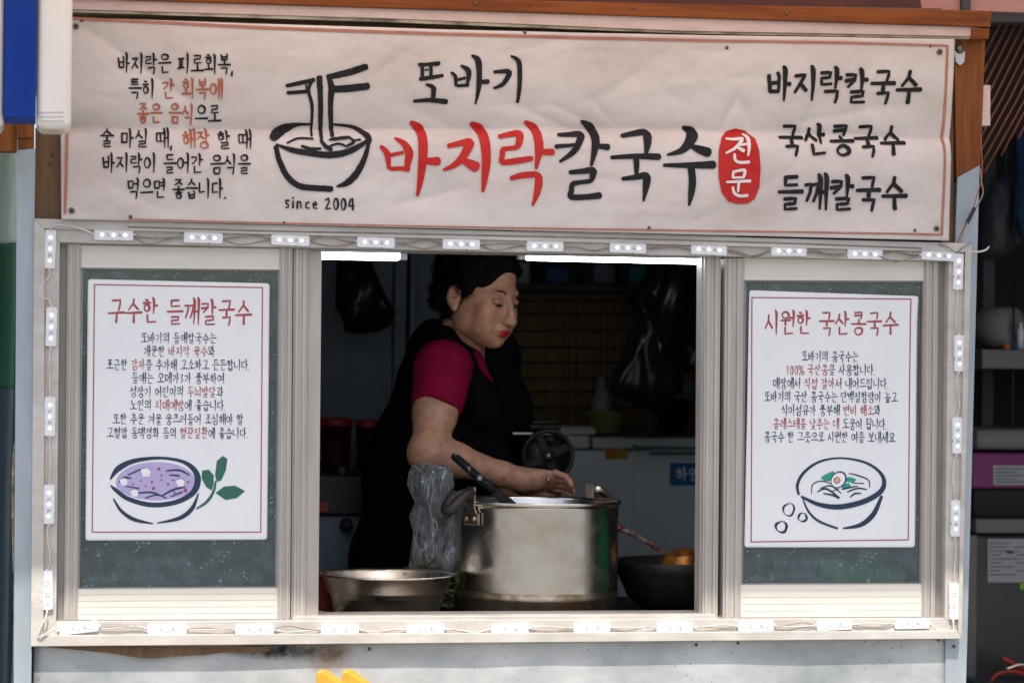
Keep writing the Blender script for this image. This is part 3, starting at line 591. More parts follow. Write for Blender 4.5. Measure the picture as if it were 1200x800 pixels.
# side tracks
b = MB(); b.pq([(70, 284), (79, 284), (75, 727), (66, 727)], .0, .06); part('side_track', b, 'alu_groove'); b = MB(); b.pq([(1100, 306), (1112, 306), (1107, 724), (1096, 724)], .0, .06); part('side_track', b, 'alu_groove')
def rail(mb, q, ya, yb, n, mi=0):
    (a, c, e, f) = q; mb.pq(q, ya, yb, mi)
    for i in range(n):
        t0, t1 = (i + .25) / n, (i + .8) / n
        mb.pq([mix(mix(a, f, t0), mix(c, e, t0), .003), mix(mix(a, f, t0), mix(c, e, t0), .997), mix(mix(a, f, t1), mix(c, e, t1), .997), mix(mix(a, f, t1), mix(c, e, t1), .003)], ya - .0007, ya, mi)
def sash(label, st, tr, br, pane, ya):
    o = thing('window_sash', label, None, P(*br[3], 0)); o.parent = stall
    for q in st: s = MB(); stile(s, *q); t = obj('stile', s, 'alu_stile', o, bevel=.0008); fixrecalc(t)
    r = MB(); rail(r, tr, ya + .003, ya + .03, 1)
    r2 = MB(); rail(r2, br, ya + .002, ya + .03, 5)
    t = obj('sash_rail', r, 'alu_rail', o); fixrecalc(t); t2 = obj('sash_rail', r2, 'alu_rail', o); fixrecalc(t2)
    gk = MB(); (x0, y0), (x1, y1), (x2, y2), (x3, y3) = pane; k = 2.5
    for q in ([(x0, y0), (x1, y1), (x1 - k, y1 + k), (x0 + k, y0 + k)], [(x1, y1), (x2, y2), (x2 - k, y2 - k), (x1 - k, y1 + k)], [(x2, y2), (x3, y3), (x3 + k, y3 - k), (x2 - k, y2 - k)], [(x3, y3), (x0, y0), (x0 + k, y0 + k), (x3 + k, y3 - k)]): gk.pq(q, ya + .009, ya + .02)
    t3 = obj('gasket', gk, 'alu_groove', o); fixrecalc(t3)
    gp = MB(); gp.pq(pane, ya + .012, ya + .017); t4 = obj('glass_pane', gp, 'glass', o); fixrecalc(t4)
    return o
sash('left outer sash with a poster on its glass', [(79, 95, 75, 91, 285, 727, -.008, .03, 2), (328, 343, 325, 340, 290, 727, -.008, .03, 2)],
     [(95, 286), (328, 291), (328, 316), (95, 313.5)], [(91, 690), (325, 688.5), (325, 727), (91, 728)], [(95, 313), (328, 315.5), (325, 689), (91, 690.5)], -.008)
sash('right outer sash with a poster on its glass', [(850, 872, 847, 868, 302, 725, -.008, .03, 2), (1083, 1100, 1080, 1096, 305, 724, -.008, .03, 2)],
     [(872, 302), (1083, 306.5), (1083, 329), (872, 328)], [(868, 685), (1080, 684), (1080, 724), (868, 725)], [(872, 327.5), (1083, 328.5), (1080, 684.5), (868, 685.5)], -.008)
s = MB(); stile(s, 344, 361, 341, 358, 290, 724, .0, .058, 2); stile(s, 361, 377, 358, 373, 294, 722, .010, .058, 0); part('window_sash', s, 'alu_stile', bevel=.0008, label='inner sash slid behind the left poster sash')
s = MB(); stile(s, 826, 845, 823, 841, 300, 722, .002, .058, 2); stile(s, 822.5, 826, 819.5, 823, 300, 722, .016, .058, 0); o = part('window_sash', s, 'alu_stile', bevel=.0008, label='inner sash slid behind the right poster sash')
s = MB(); s.pq([(845.5, 300), (849.5, 300), (846.5, 724), (841.5, 724)], .03, .05); obj('sash_gap', s, 'alu_groove', o)

# ------------------------------------------------------------------ banner
SEG = [((96, 30), (225, 118), .006, 11), ((600, 120), (690, 158), .005, 8), ((640, 118), (735, 158), .004, 7), ((866, 108), (848, 150), .006, 5), ((866, 108), (886, 150), .006, 5),
       ((470, 118), (560, 160), .004, 12), ((560, 215), (470, 240), .005, 14), ((690, 110), (730, 150), .003, 6), ((900, 150), (1060, 120), .004, 12), ((330, 60), (300, 140), .003, 12),
       ((1040, 60), (960, 130), .003, 14), ((85, 165), (160, 175), .004, 10), ((780, 60), (700, 120), .003, 14), ((1100, 250), (1000, 200), .003, 12), ((200, 250), (110, 205), .004, 12)]
_rs = random.Random(21)
for _i in range(30):
    _x, _y, _a, _l = _rs.uniform(90, 1090), _rs.uniform(40, 262), _rs.gauss(0, .55), _rs.uniform(30, 110)
    SEG.append(((_x - math.cos(_a) * _l / 2, _y - math.sin(_a) * _l / 2), (_x + math.cos(_a) * _l / 2, _y + math.sin(_a) * _l / 2), _rs.uniform(.0008, .0024) * _rs.choice((1, 1, -1)), _rs.uniform(3.5, 9)))
def seg_h(px, py):
    h = 0
    for (x0, y0), (x1, y1), a, wd in SEG:
        dx, dy = x1 - x0, y1 - y0; t = max(0, min(1, ((px - x0) * dx + (py - y0) * dy) / (dx * dx + dy * dy)))
        d = math.hypot(px - x0 - dx * t, py - y0 - dy * t)
        if d < wd * 4: h -= 1.7 * a * math.exp(-d / wd) * math.sin(math.pi * (.12 + .76 * t))
    return h
def ban_h(px, py):
    vc = 146 + .012 * (px - 85) + 3.5 * math.sin(px / 150) + 2 * noise.noise((px / 70, 3, 0)); d = py - vc
    h = -.036 * (math.exp(d / 27) if d < 0 else math.exp(-d / 9)) * (.75 + .5 * noise.noise((px / 120, 1, 4)))
    h += .008 * noise.noise((px / 210, py / 90, 2)) + .0022 * noise.noise((px / 80, py / 46, 7)) + .0009 * noise.noise((px / 15, py / 13, 5))
    rg = 1 - abs(noise.noise((px / 85 + 9, py / 60, 3))) * 2; h -= .0012 * max(0, rg) ** 8
    rg = 1 - abs(noise.noise((px / 40 + 30, py / 46, 8))) * 2; h += .0008 * max(0, rg) ** 9
    h += seg_h(px, py)
    e = min(px - 70, 1119 - px, py - 20, 282 - py); k = max(0, min(1, e / 14))
    return h * (.35 + .65 * k)
BY = -.046
def ban(px, py, lift=0.0, base=.0024):
    p = P(px, py, BY); p.y = BY - ban_h(px, py) - base - lift; return p
banner = thing('banner', 'long creased vinyl banner with noodle bowl logo and red title above the window', 'banner', P(590, 268, BY))
BTL, BTR, BBR, BBL = (70, 20), (1119, 46), (1112, 282), (72, 257)
def bf(u, v):
    x = lerp(lerp(BTL[0], BTR[0], u), lerp(BBL[0], BBR[0], u), v); y = lerp(lerp(BTL[1], BTR[1], u), lerp(BBL[1], BBR[1], u), v) + 4 * math.sin(math.pi * u) * (1 - v) * .9
    return ban(x, y, 0, 0)
b = MB().grid(bf, 350, 80); o = obj('banner_sheet', b, 'vinyl', banner, solid=.0006)
INK = ['ink', 'ink_red', 'ink_rust', 'ink_line', 'ink_white']
b = MB()
for pts in ([(86, 22, 3.6), (200, 27.5, 3.6), (330, 34, 3.6), (460, 38.5, 3.6), (640, 43.5, 3.4), (830, 48, 3.2), (1000, 51, 3), (1110, 54, 2.6)], [(1110, 54, 2.6), (1109, 120, 2.8), (1107, 200, 2.8), (1103.5, 275, 2.8)],
            [(1103.5, 275, 2.6), (900, 271.5, 2.2), (640, 268, 2.2), (300, 261, 2), (150, 257, 2)], [(82, 24, 3.4), (79.5, 130, 3.4), (77.5, 200, 3.4), (76, 250, 3.2)]): ribbon(b, pts, ban, 3, True, 3)
obj('border_line', b, INK, banner)
b = MB(); SM = dict(em=22.5, surf=ban, slope=.014, weight=.10)
write(b, [('바지락은 피로회복,', 0)], 138, 277, 75, **SM)
write(b, [('특히 ', 0), ('간 회복에', 2)], 150, 262, 104, **SM)
write(b, [('좋은 음식', 2), ('으로', 0)], 160, 260, 132.5, **SM)
write(b, [('술 마실 때, ', 0), ('해장', 2), (' 할 때', 0)], 117, 296, 162, **SM)
write(b, [('바지락이 들어간 음식을', 0)], 120, 294, 192, **SM)
write(b, [('먹으면 좋습니다.', 0)], 149, 268, 221, **SM)
obj('lettering', b, INK, banner, label='six lines of small handwritten text at the left of the banner')
b = MB(); BG = dict(surf=ban, slope=.012, weight=.125)
write(b, [('바지락칼국수', 0)], 899, 1081, 100, 38, **BG)
write(b, [('국산콩국수', 0)], 914, 1063, 164, 36, **BG)
write(b, [('들깨칼국수', 0)], 911, 1064, 226, 39, **BG)
obj('lettering', b, INK, banner, label='three dish names in black at the right of the banner')
def R2(p): return scaled(p, 300, 40, 3.529)
def R3(p): return scaled(p, 600, 40, 3.477)
TITLE_RED = [R2(p) for p in (
 [(518, 465, 16), (540, 490, 26), (547, 520, 22), (549, 555, 14)], [(545, 503, 16), (608, 490, 15)], [(578, 430, 12), (612, 452, 26), (633, 490, 34), (628, 530, 28), (622, 560, 18)], [(560, 558, 18), (600, 556, 18), (630, 560, 22)],
 [(648, 362, 18), (680, 385, 40), (690, 420, 40), (690, 500, 38), (682, 590, 28), (670, 666, 13)], [(690, 525, 22), (720, 526, 30), (752, 526, 36)],
 [(798, 462, 20), (840, 452, 24), (885, 445, 34), (880, 465, 36), (850, 515, 32), (815, 545, 22), (776, 562, 12)], [(848, 520, 20), (880, 535, 36), (908, 550, 46)],
 [(900, 365, 18), (930, 385, 40), (945, 420, 42), (952, 500, 38), (948, 570, 32), (938, 650, 14)],
 [(1010, 422, 18), (1050, 413, 24), (1092, 408, 30), (1092, 435, 30), (1080, 466, 22), (1050, 472, 18), (1022, 478, 22), (1018, 505, 22), (1018, 530, 22), (1070, 526, 26), (1138, 515, 22)],
 [(1055, 597, 20), (1100, 585, 26), (1160, 583, 26), (1168, 610, 32), (1160, 660, 26), (1143, 708, 10)])]
TITLE_RED += [R3(p) for p in ([(62, 355, 16), (98, 380, 36), (108, 420, 36), (110, 470, 34), (97, 548, 12)], [(112, 480, 24), (165, 481, 28)])]
TITLE_BLK = [R3(p) for p in (
 [(195, 408, 16), (240, 406, 22), (285, 405, 30), (278, 435, 28), (250, 480, 24), (195, 520, 12)], [(180, 458, 18), (262, 450, 14)], [(295, 350, 14), (328, 372, 36), (341, 405, 36), (342, 450, 32), (322, 535, 12)], [(342, 455, 18), (392, 460, 28)],
 [(235, 564, 18), (280, 560, 22), (328, 556, 28), (328, 575, 26), (318, 598, 20), (280, 604, 18), (246, 612, 22), (240, 640, 22), (240, 664, 24), (300, 664, 24), (355, 658, 28)],
 [(455, 412, 18), (500, 402, 24), (552, 396, 30), (556, 430, 34), (545, 490, 14)], [(405, 503, 16), (500, 498, 22), (598, 500, 28)], [(505, 500, 26), (507, 540, 22), (505, 575, 15)], [(450, 590, 16), (500, 584, 22), (543, 578, 30), (546, 610, 30), (533, 680, 9)],
 [(710, 375, 14), (742, 398, 46), (725, 440, 40), (690, 475, 26), (634, 492, 10)], [(730, 455, 16), (765, 470, 34), (800, 482, 40)], [(618, 535, 14), (720, 535, 24), (820, 533, 34)], [(728, 540, 28), (733, 590, 30), (730, 640, 28), (720, 698, 9)])]
TITLE_BLK += [R2(p) for p in (
 [(674, 128, 16), (715, 126, 16), (756, 122, 18)], [(687, 128, 16), (688, 160, 15), (687, 184, 14)], [(722, 130, 14), (724, 155, 14), (722, 180, 14)], [(750, 128, 8), (745, 132, 6)], [(680, 186, 18), (725, 180, 17), (772, 172, 14)], [(700, 150, 8), (712, 148, 8)],
 [(705, 208, 10), (733, 220, 20), (736, 245, 20), (734, 270, 18)], [(656, 276, 13), (720, 272, 18), (790, 278, 22)],
 [(808, 160, 10), (824, 176, 16), (828, 213, 12)], [(835, 190, 12), (865, 182, 12)], [(848, 132, 10), (874, 148, 22), (880, 170, 20), (874, 210, 12)], [(835, 214, 13), (878, 211, 14)],
 [(892, 90, 10), (916, 108, 26), (922, 150, 24), (922, 220, 20), (911, 288, 8)], [(925, 198, 18), (960, 197, 20)],
 [(985, 158, 13), (1040, 155, 20), (1046, 168, 22), (1020, 208, 18), (985, 224, 10)], [(1055, 92, 10), (1084, 112, 20), (1090, 150, 20), (1090, 220, 18), (1085, 280, 13)])]
b = MB()
for i, p in enumerate(TITLE_RED): ribbon(b, p, ban, 1, True, 1.6, rough=.25, seed=i)
for i, p in enumerate(TITLE_BLK): ribbon(b, p, ban, 0, True, 1.6, rough=.25, seed=i + 40)
obj('lettering', b, INK, banner, label='big brush title in red and black with two smaller words above')
b = MB()
seal = [(600 + x / 3.477, 40 + y / 3.477) for x, y in ((922, 381), (962, 390), (996, 425), (1007, 480), (1011, 550), (1008, 625), (990, 670), (960, 691), (915, 692), (880, 682), (852, 645), (841, 590), (840, 530), (844, 470), (858, 420), (885, 391))]
so_ = []
for i in range(len(seal)):
    a, c = seal[i], seal[(i + 1) % len(seal)]; so_ += [mix(a, c, t / 4) for t in range(4)]
blot(b, so_, ban, 1, 0, 14)
for i, p in enumerate([R3(p) for p in ([(876, 425, 10), (905, 428, 12), (942, 424, 15), (930, 445, 15), (905, 468, 12), (872, 485, 8)], [(912, 458, 10), (942, 476, 16)], [(930, 452, 10), (956, 448, 10)], [(948, 403, 8), (964, 420, 16), (966, 455, 14), (960, 496, 8)], [(905, 490, 10), (908, 515, 12), (930, 524, 12), (964, 522, 13)],
    [(900, 560, 10), (897, 586, 10)], [(900, 562, 10), (945, 556, 13), (940, 586, 11)], [(897, 586, 9), (940, 585, 9)], [(872, 604, 10), (968, 599, 13)], [(922, 602, 12), (918, 642, 9)], [(897, 625, 10), (903, 648, 12), (925, 660, 12), (958, 658, 13)])]): ribbon(b, p, lambda x, y, l: ban(x, y, l + .0016), 4, len(p) < 5, 1.2)
obj('seal_mark', b, INK, banner, label='red oval seal with two white characters')
LOGO = ([(72, 428, 34), (95, 402, 44), (130, 383, 34), (175, 371, 15), (232, 370, 10)], [(325, 370, 10), (400, 380, 14), (440, 400, 22), (466, 425, 26), (472, 448, 12)],
 [(85, 455, 8), (150, 480, 22), (240, 495, 26), (310, 500, 28), (370, 490, 28), (430, 462, 22), (474, 430, 10)], [(83, 465, 20), (95, 520, 22), (130, 590, 24), (180, 628, 25), (250, 637, 25), (312, 640, 26)],
 [(466, 452, 16), (450, 510, 22), (420, 570, 28), (380, 613, 26), (335, 630, 8)], [(128, 214, 16), (185, 202, 18), (240, 190, 16)], [(132, 242, 15), (175, 240, 16), (216, 237, 16)], [(236, 186, 14), (218, 232, 14), (234, 300, 14), (232, 420, 9)],
 [(206, 210, 8), (212, 235, 8)], [(262, 180, 26), (268, 260, 22), (270, 340, 20), (272, 450, 12)], [(298, 172, 16), (312, 220, 26), (310, 300, 22), (318, 420, 16)], [(300, 178, 22), (380, 160, 28), (455, 136, 26)], [(312, 228, 28), (390, 224, 30), (462, 215, 30)],
 [(130, 450, 8), (175, 430, 10), (238, 432, 8)], [(190, 463, 12), (225, 474, 14), (266, 474, 12)], [(270, 440, 12), (290, 466, 18), (312, 478, 16)], [(305, 436, 10), (345, 430, 16), (388, 425, 12)], [(385, 425, 8), (405, 445, 14), (378, 462, 10)], [(300, 466, 8), (340, 453, 10), (378, 466, 8)], [(400, 440, 9), (432, 436, 9)])
b = MB()
for i, p in enumerate(LOGO): ribbon(b, R2(p), ban, 0, True, 1.6, rough=.5, seed=i + 90)
obj('bowl_drawing', b, INK, banner, label='brush drawing of a noodle bowl with chopsticks')
b = MB(); write(b, [('since 2004', 0)], 333, 417, 237.5, 16, ban, .03, .14); obj('lettering', b, INK, banner, label='line reading since 2004 under the bowl drawing')
# eyelets and screws of the banner
def washer(px, py, rad, yy=None):
    c = ban(px, py, .0, .0) if yy is None else P(px, py, yy)
    m = MB(); m.lathe([(rad * .35, -.003), (rad * .35, .004), (rad * .6, .0048), (rad, .003), (rad, -.003)], c, 16, axis='y', mis=[1, 0, 0, 0]); m.lathe([(0.0001, .001), (rad * .36, .001)], c, 12, 1, axis='y'); return m, c
for px, py, rr in ((89, 31, .0062), (84, 247, .0065), (1101, 61, .0068), (1097.5, 268, .0065)):
    m, c = washer(px, py, rr); obj('eyelet', m, ['grommet', 'ink'], banner)
for px, py, rr in ((615, 38, .0042), (852, 56, .0042), (1090, 54, .004), (153, 254, .004), (760, 267, .004), (1072, 270, .004), (96, 24, .004), (333, 261, .0035)):
    c = ban(px, py, 0, 0); m = MB(); m.ball(c, (rr, .0035, rr)); m.tube([c + Vector((-rr * .6, -.0036, 0)), c + Vector((rr * .6, -.0036, 0))], .0005, 4); obj('screw', m, 'bolt', banner)
# fixings on the stall's own woodwork and sheet
for px, py, yy, rr in ((557, 4, -.046, .004), (742, 9.5, -.046, .004), (922, 16, -.046, .004), (620, 6, -.046, .0025), (1124, 21, -.046, .0035), (433, 760, -.010, .0038), (816, 755, -.010, .0035), (865, 753, -.010, .0035), (226, 758.5, -.013, .003), (1118, 757, -.014, .004), (1100, 750, -.012, .003), (27, 145, -.031, .003), (1140, 40, -.035, .0022), (60, 182, -.011, .003), (58, 192, -.011, .003)):
    c = P(px, py, yy); m = MB(); m.ball(c, (rr, .003, rr)); obj('screw', m, 'bolt', stall)
# white plastic anchor at the upper right corner
c = P(1124, 58, -.012); m = MB(); m.lathe([(.0001, .012), (.006, .011), (.0105, .006), (.011, .0)], c, 20, 1, axis='y'); m.pq([(1119, 60), (1131, 60), (1130, 73), (1125, 77), (1120, 72)], -.016, -.010); tag(obj('hose_clip', m, ['whiteplastic', 'grommet'], stall), None, None)

# ------------------------------------------------------------------ posters
def poster(label, C4, border, curl):
    (tl, tr, br, bl) = C4; yb = .0018
    root = thing('poster', label, 'poster', P((bl[0] + br[0]) / 2, bl[1], yb))
    def h(px, py):
        u = (px - bl[0]) / (br[0] - bl[0]); v = (py - tl[1]) / (bl[1] - tl[1])
        return .0022 * noise.noise((px / 80, py / 110, curl)) + curl * .006 * max(0, (u - .86) / .14) ** 2 * max(0, 1 - v * 8) + .001 * (1 - math.sin(math.pi * max(0, min(1, u)))) 
    def surf(px, py, lift=0.0, base=.0007):
        p = P(px, py, yb); p.y = yb - abs(h(px, py)) - base - lift; return p
    cut = 7
    def f(u, v):
        x0, x1 = lerp(tl[0], bl[0], v), lerp(tr[0], br[0], v); y = lerp(lerp(tl[1], tr[1], u), lerp(bl[1], br[1], u), v); x = lerp(x0, x1, u)
        e = 3.2                                                                # rounded corners
        for cx, cy, sx, sy in ((x0, lerp(tl[1], tr[1], u), 1, 1), (x1, lerp(tl[1], tr[1], u), -1, 1), (x0, lerp(bl[1], br[1], u), 1, -1), (x1, lerp(bl[1], br[1], u), -1, -1)):
            dx, dy = (x - cx) * sx, (y - cy) * sy
            if 0 <= dx < e and 0 <= dy < e:
                q = math.hypot(e - dx, e - dy)
                if q > e: k = e / q; x = cx + sx * (e - (e - dx) * k); y = cy + sy * (e - (e - dy) * k)
        return surf(x, y, 0, 0)
    obj('card', MB().grid(f, 80, 112), 'paper', root, solid=.0005)
    b = MB()
    for i in range(4): 
        p, q = border[i], border[(i + 1) % 4]; ribbon(b, [(p[0], p[1], 1.25), ((p[0] + q[0]) / 2, (p[1] + q[1]) / 2, 1.25), (q[0], q[1], 1.25)], surf, 0, True, 4)
    obj('border_line', b, 'maroon', root)
    return root, surf
PI2 = ['navy', 'maroon', 'lilac', 'tofu', 'leafink', 'greenink', 'peach', 'paper']
pl, ps = poster('left poster with a purple soup bowl drawing taped on the window glass', [(103, 327), (316, 332), (313, 632), (100, 633)], [(110.7, 333.4), (307.5, 337), (305.5, 623), (108, 623)], 0)
b = MB(); write(b, [('구수한 들깨칼국수', 1)], 126.5, 295.5, 365, 29, ps, .012, .088); obj('lettering', b, PI2, pl, label='dark red title line of the left poster')
b = MB(); T = dict(em=12.6, surf=ps, slope=.004, weight=.082)
for segs, x0, x1, y in (([('또바기의 들깨칼국수는', 0)], 165, 254, 396), ([('개운한 ', 0), ('바지락 육수', 1), ('와', 0)], 168, 252, 411.6), ([('포근한 ', 0), ('감자', 1), ('를 추가해 고소하고 든든합니다.', 0)], 124.5, 294, 427.4),
    ([('들깨는 오메가3가 풍부하여', 0)], 154, 263.5, 443), ([('성장기 어린이의 ', 0), ('두뇌발달', 1), ('과', 0)], 152, 262, 458.8), ([('노인의 ', 0), ('치매예방', 1), ('에 좋습니다.', 0)], 152, 266, 474.6),
    ([('또한 추운 겨울 웅츠러들어 조심해야 할', 0)], 132, 285.5, 491), ([('고혈압 동맥경화 등의 ', 0), ('혈관질환', 1), ('에 좋습니다.', 0)], 125, 292, 507)): write(b, segs, x0, x1, y, **T)
obj('lettering', b, PI2, pl, label='eight lines of small text on the left poster')
b = MB(); k6 = lambda p: scaled(p, 0, 500, 2.668); q6 = lambda p: [(x / 2.668, 500 + y / 2.668) for x, y in p]
blot(b, q6(ell(488, 170, 126, 60, 40, 0, .015)), ps, 2, -.0003, 2)
for i, p in enumerate(([(345, 163, 5), (370, 130, 18), (420, 106, 14), (500, 97, 9), (570, 108, 11), (608, 135, 17), (618, 170, 20), (600, 208, 18), (545, 236, 15), (470, 243, 15), (400, 224, 14), (362, 197, 12), (346, 183, 4)],
    [(355, 225, 5), (380, 263, 10), (420, 289, 12), (478, 302, 4)], [(492, 300, 4), (560, 285, 12), (600, 255, 13), (620, 208, 4)], [(372, 172, 4), (388, 158, 6), (410, 160, 4)], [(400, 150, 4), (440, 132, 5)], [(520, 137, 4), (560, 135, 6), (592, 150, 4)], [(530, 150, 4), (560, 152, 6)], [(420, 208, 4), (470, 204, 6), (505, 215, 4)], [(455, 222, 4), (490, 212, 5), (520, 222, 4)], [(505, 215, 4), (545, 195, 7), (580, 188, 4)], [(535, 217, 4), (570, 203, 5)], [(395, 185, 4), (435, 192, 4)])): ribbon(b, k6(p), ps, 0, True, .9)
for x, y, s_ in ((455, 143, 16), (563, 175, 14), (386, 172, 13), (420, 207, 13)):
    blot(b, q6([(x - s_, y - s_ * .6), (x + s_ * .2, y - s_), (x + s_, y - s_ * .5), (x + s_ * .8, y + s_ * .7), (x - s_ * .5, y + s_ * .8)]), ps, 3, .0004); ribbon(b, k6([(x - s_, y - s_ * .6, 3), (x + s_ * .2, y - s_, 3), (x + s_, y - s_ * .5, 3)]), ps, 0, False, 1)
for x, y, r in ((497, 131, 5), (505, 150, 3), (475, 172, 4), (480, 192, 5), (525, 178, 4), (545, 205, 4), (580, 198, 6), (440, 168, 3), (505, 165, 3), (415, 178, 3), (588, 172, 4), (455, 185, 3), (540, 165, 3)): blot(b, q6(ell(x, y, r, r, 9)), ps, 1, .0004)
ribbon(b, k6([(615, 255, 5), (648, 232, 9), (668, 200, 8), (674, 170, 6)]), ps, 4, True, .8)
for poly in ([(632, 136), (652, 133), (668, 150), (668, 178), (662, 198), (645, 188), (630, 160)], [(678, 106), (697, 90), (711, 100), (706, 135), (692, 166), (678, 172), (672, 150)], [(674, 206), (700, 186), (735, 183), (766, 200), (740, 222), (705, 228)]): blot(b, q6(poly), ps, 4, .0002)
for p in ([(640, 142, 1.5), (664, 192, 1.5)], [(684, 206, 1.5), (752, 201, 1.5)]): ribbon(b, k6(p), ps, 5, False, 1)
obj('bowl_drawing', b, PI2, pl, label='bowl of purple soup with tofu cubes and a green herb sprig')
prt, ps2 = poster('right poster with a cold bean noodle bowl and egg drawing taped on the window glass', [(878, 340), (1075, 347), (1072, 641), (872, 641)], [(881, 348.5), (1066.6, 350.5), (1064, 632), (880, 634.5)], 1)
b = MB(); write(b, [('시원한 국산콩국수', 1)], 895.5, 1052.5, 378.5, 27, ps2, .008, .088); obj('lettering', b, PI2, prt, label='dark red title line of the right poster')
b = MB(); T['surf'] = ps2
for segs, x0, x1, y in (([('또바기의 콩국수는', 0)], 939, 1006, 417.5), ([('100% 국산콩', 1), ('을 사용합니다.', 0)], 920.5, 1027, 433.2), ([('매장에서 ', 0), ('직접 갈아', 1), ('서 내어드립니다.', 0)], 905.5, 1042.5, 449.2),
    ([('또바기의 국산 콩국수는 단백질함량이 높고', 0)], 895, 1052, 464.8), ([('식이섬유가 풍부해 ', 0), ('변비 해소', 1), ('와', 0)], 915.5, 1032, 480.6), ([('콜레스테롤 낮추는 데', 1), (' 도움이 됩니다.', 0)], 905.5, 1040.5, 496.5), ([('콩국수 한 그릇으로 시원한 여름 보내세요', 0)], 895, 1049, 512)): write(b, segs, x0, x1, y, **T)
obj('lettering', b, PI2, prt, label='seven lines of small text on the right poster')
b = MB(); k8 = lambda p: scaled(p, 830, 520, 2.857); q8 = lambda p: [(830 + x / 2.857, 520 + y / 2.857) for x, y in p]
for i, p in enumerate(([(302, 168, 8), (298, 135, 10), (320, 95, 10), (370, 60, 8), (440, 47, 6), (520, 60, 8), (570, 90, 10), (588, 125, 14), (575, 160, 17), (520, 192, 18), (440, 210, 18), (370, 202, 14), (312, 176, 8)],
    [(315, 180, 4), (335, 225, 7), (370, 258, 8), (432, 282, 7)], [(452, 282, 6), (510, 270, 15), (552, 235, 17), (580, 175, 10)], [(345, 165, 3), (350, 135, 4), (378, 124, 4), (410, 132, 3)], [(365, 160, 4), (395, 150, 7), (440, 180, 4)], [(375, 148, 3), (410, 140, 5), (445, 165, 3)], [(448, 150, 6), (475, 145, 6), (500, 140, 3)], [(465, 160, 4), (500, 148, 6), (530, 152, 4)], [(475, 178, 4), (490, 166, 6), (510, 165, 4)], [(470, 98, 3), (500, 105, 5), (535, 120, 4), (540, 145, 3)], [(385, 165, 4), (420, 172, 7), (436, 182, 4)], [(480, 130, 3), (520, 132, 4)], [(410, 160, 3), (435, 150, 5)])): ribbon(b, k8(p), ps2, 0, True, .9)
for poly in ([(375, 112), (395, 100), (418, 90), (424, 100), (408, 124), (390, 124)], [(455, 114), (475, 110), (496, 118), (488, 128), (455, 126)], [(440, 135), (470, 130), (478, 142), (450, 146)]): blot(b, q8(poly), ps2, 5, .0002)
egg = ell(436, 119, 30, 25, 24, -.9); blot(b, q8(egg), ps2, 0, .0006); blot(b, q8(ell(434, 120, 26, 21, 24, -.9)), ps2, 3, .0011); blot(b, q8(ell(430, 121, 11, 11, 14)), ps2, 0, .0016); blot(b, q8(ell(430, 121, 8.5, 8.5, 14)), ps2, 6, .0021)
for x, y, rx, ry, wd in ((269, 219, 18, 21, 6), (315, 245, 14, 14, 7), (244, 277, 18, 18, 8)):
    e = ell(x, y, rx, ry, 15, .3, .05, x); ribbon(b, k8([(px, py, wd * (.8 + .4 * math.sin(i))) for i, (px, py) in enumerate(e + e[:2])]), ps2, 0, True, .8)
obj('bowl_drawing', b, PI2, prt, label='bowl of white noodles with half an egg and three soy beans')

# ------------------------------------------------------------------ string of light modules on the frame
led = thing('led_light_string', 'string of small white light modules and thin cable around the window frame', 'light string', P(580, 757, -.03))
TOP = [(133, 275.5), (238, 278.8), (340, 281.7), (440, 284.2), (540, 286.2), (638, 288.6), (735, 290.6), (830, 292.8), (923.5, 294.3), (1012.5, 297.8), (1099, 299.5)]
LEFT = [(58.7, 292), (60, 383), (58.4, 488), (57.3, 590.7), (55.5, 691)]
RIGHT = [(1122, 318.5), (1123, 414), (1120.8, 510), (1119, 607), (1117, 704)]
BOT = [(92, 735), (195.6, 737), (298, 737), (398, 737.3), (498, 737), (597, 736.6), (693, 735), (790, 735), (885, 733), (977, 731.8), (1068, 730)]
S0 = px2m(0)
def led_mesh():
    L, W, T = 44 * S0, 12.4 * S0, .0065
    m = MB(); n = 6; out = []
    for cx, cz, a0 in ((L / 2 - .004, W / 2 - .004, 0), (-L / 2 + .004, W / 2 - .004, 90), (-L / 2 + .004, -W / 2 + .004, 180), (L / 2 - .004, -W / 2 + .004, 270)):
        for i in range(4): a = R(a0 + 30 * i); out.append((cx + .004 * math.cos(a), cz + .004 * math.sin(a)))
    k = len(out); f0 = [(x, -T, z) for x, z in out]; f1 = [(x, 0, z) for x, z in out]; fi = [(x * .97, -T - .001, z * .9) for x, z in out]
    m.add(fi + f0 + f1, [tuple(range(k))[::-1]] + [(i, (i + 1) % k, k + (i + 1) % k, k + i) for i in range(k)] + [(k + i, k + (i + 1) % k, 2 * k + (i + 1) % k, 2 * k + i) for i in range(k)])
    for sgn in (-1, 1):                                       # end lugs
        m.box((sgn * L / 2 - .004, -.003, -.003), (sgn * L / 2 + .005, -.0005, .003))
    for px, pz in ((-.0125, .002), (-.0105, -.002), (.0125, .0025), (.0105, -.0015), (.0145, -.002)): m.box((px - .0016, -T - .0016, pz - .001), (px + .0016, -T - .0008, pz + .001), 1)
    m.tube([(.012, -T, -W / 2), (.012, -T - .001, -W / 2)], .0022, 8, 1)
    lens = MB(); lens.lathe([(.0043, -.0001), (.0040, .0016), (.0026, .0029), (.0006, .0034)], (0, -T - .001, 0), 14, axis='y')
    return m, lens, L
lm, ll, LLEN = led_mesh()
me_led = None
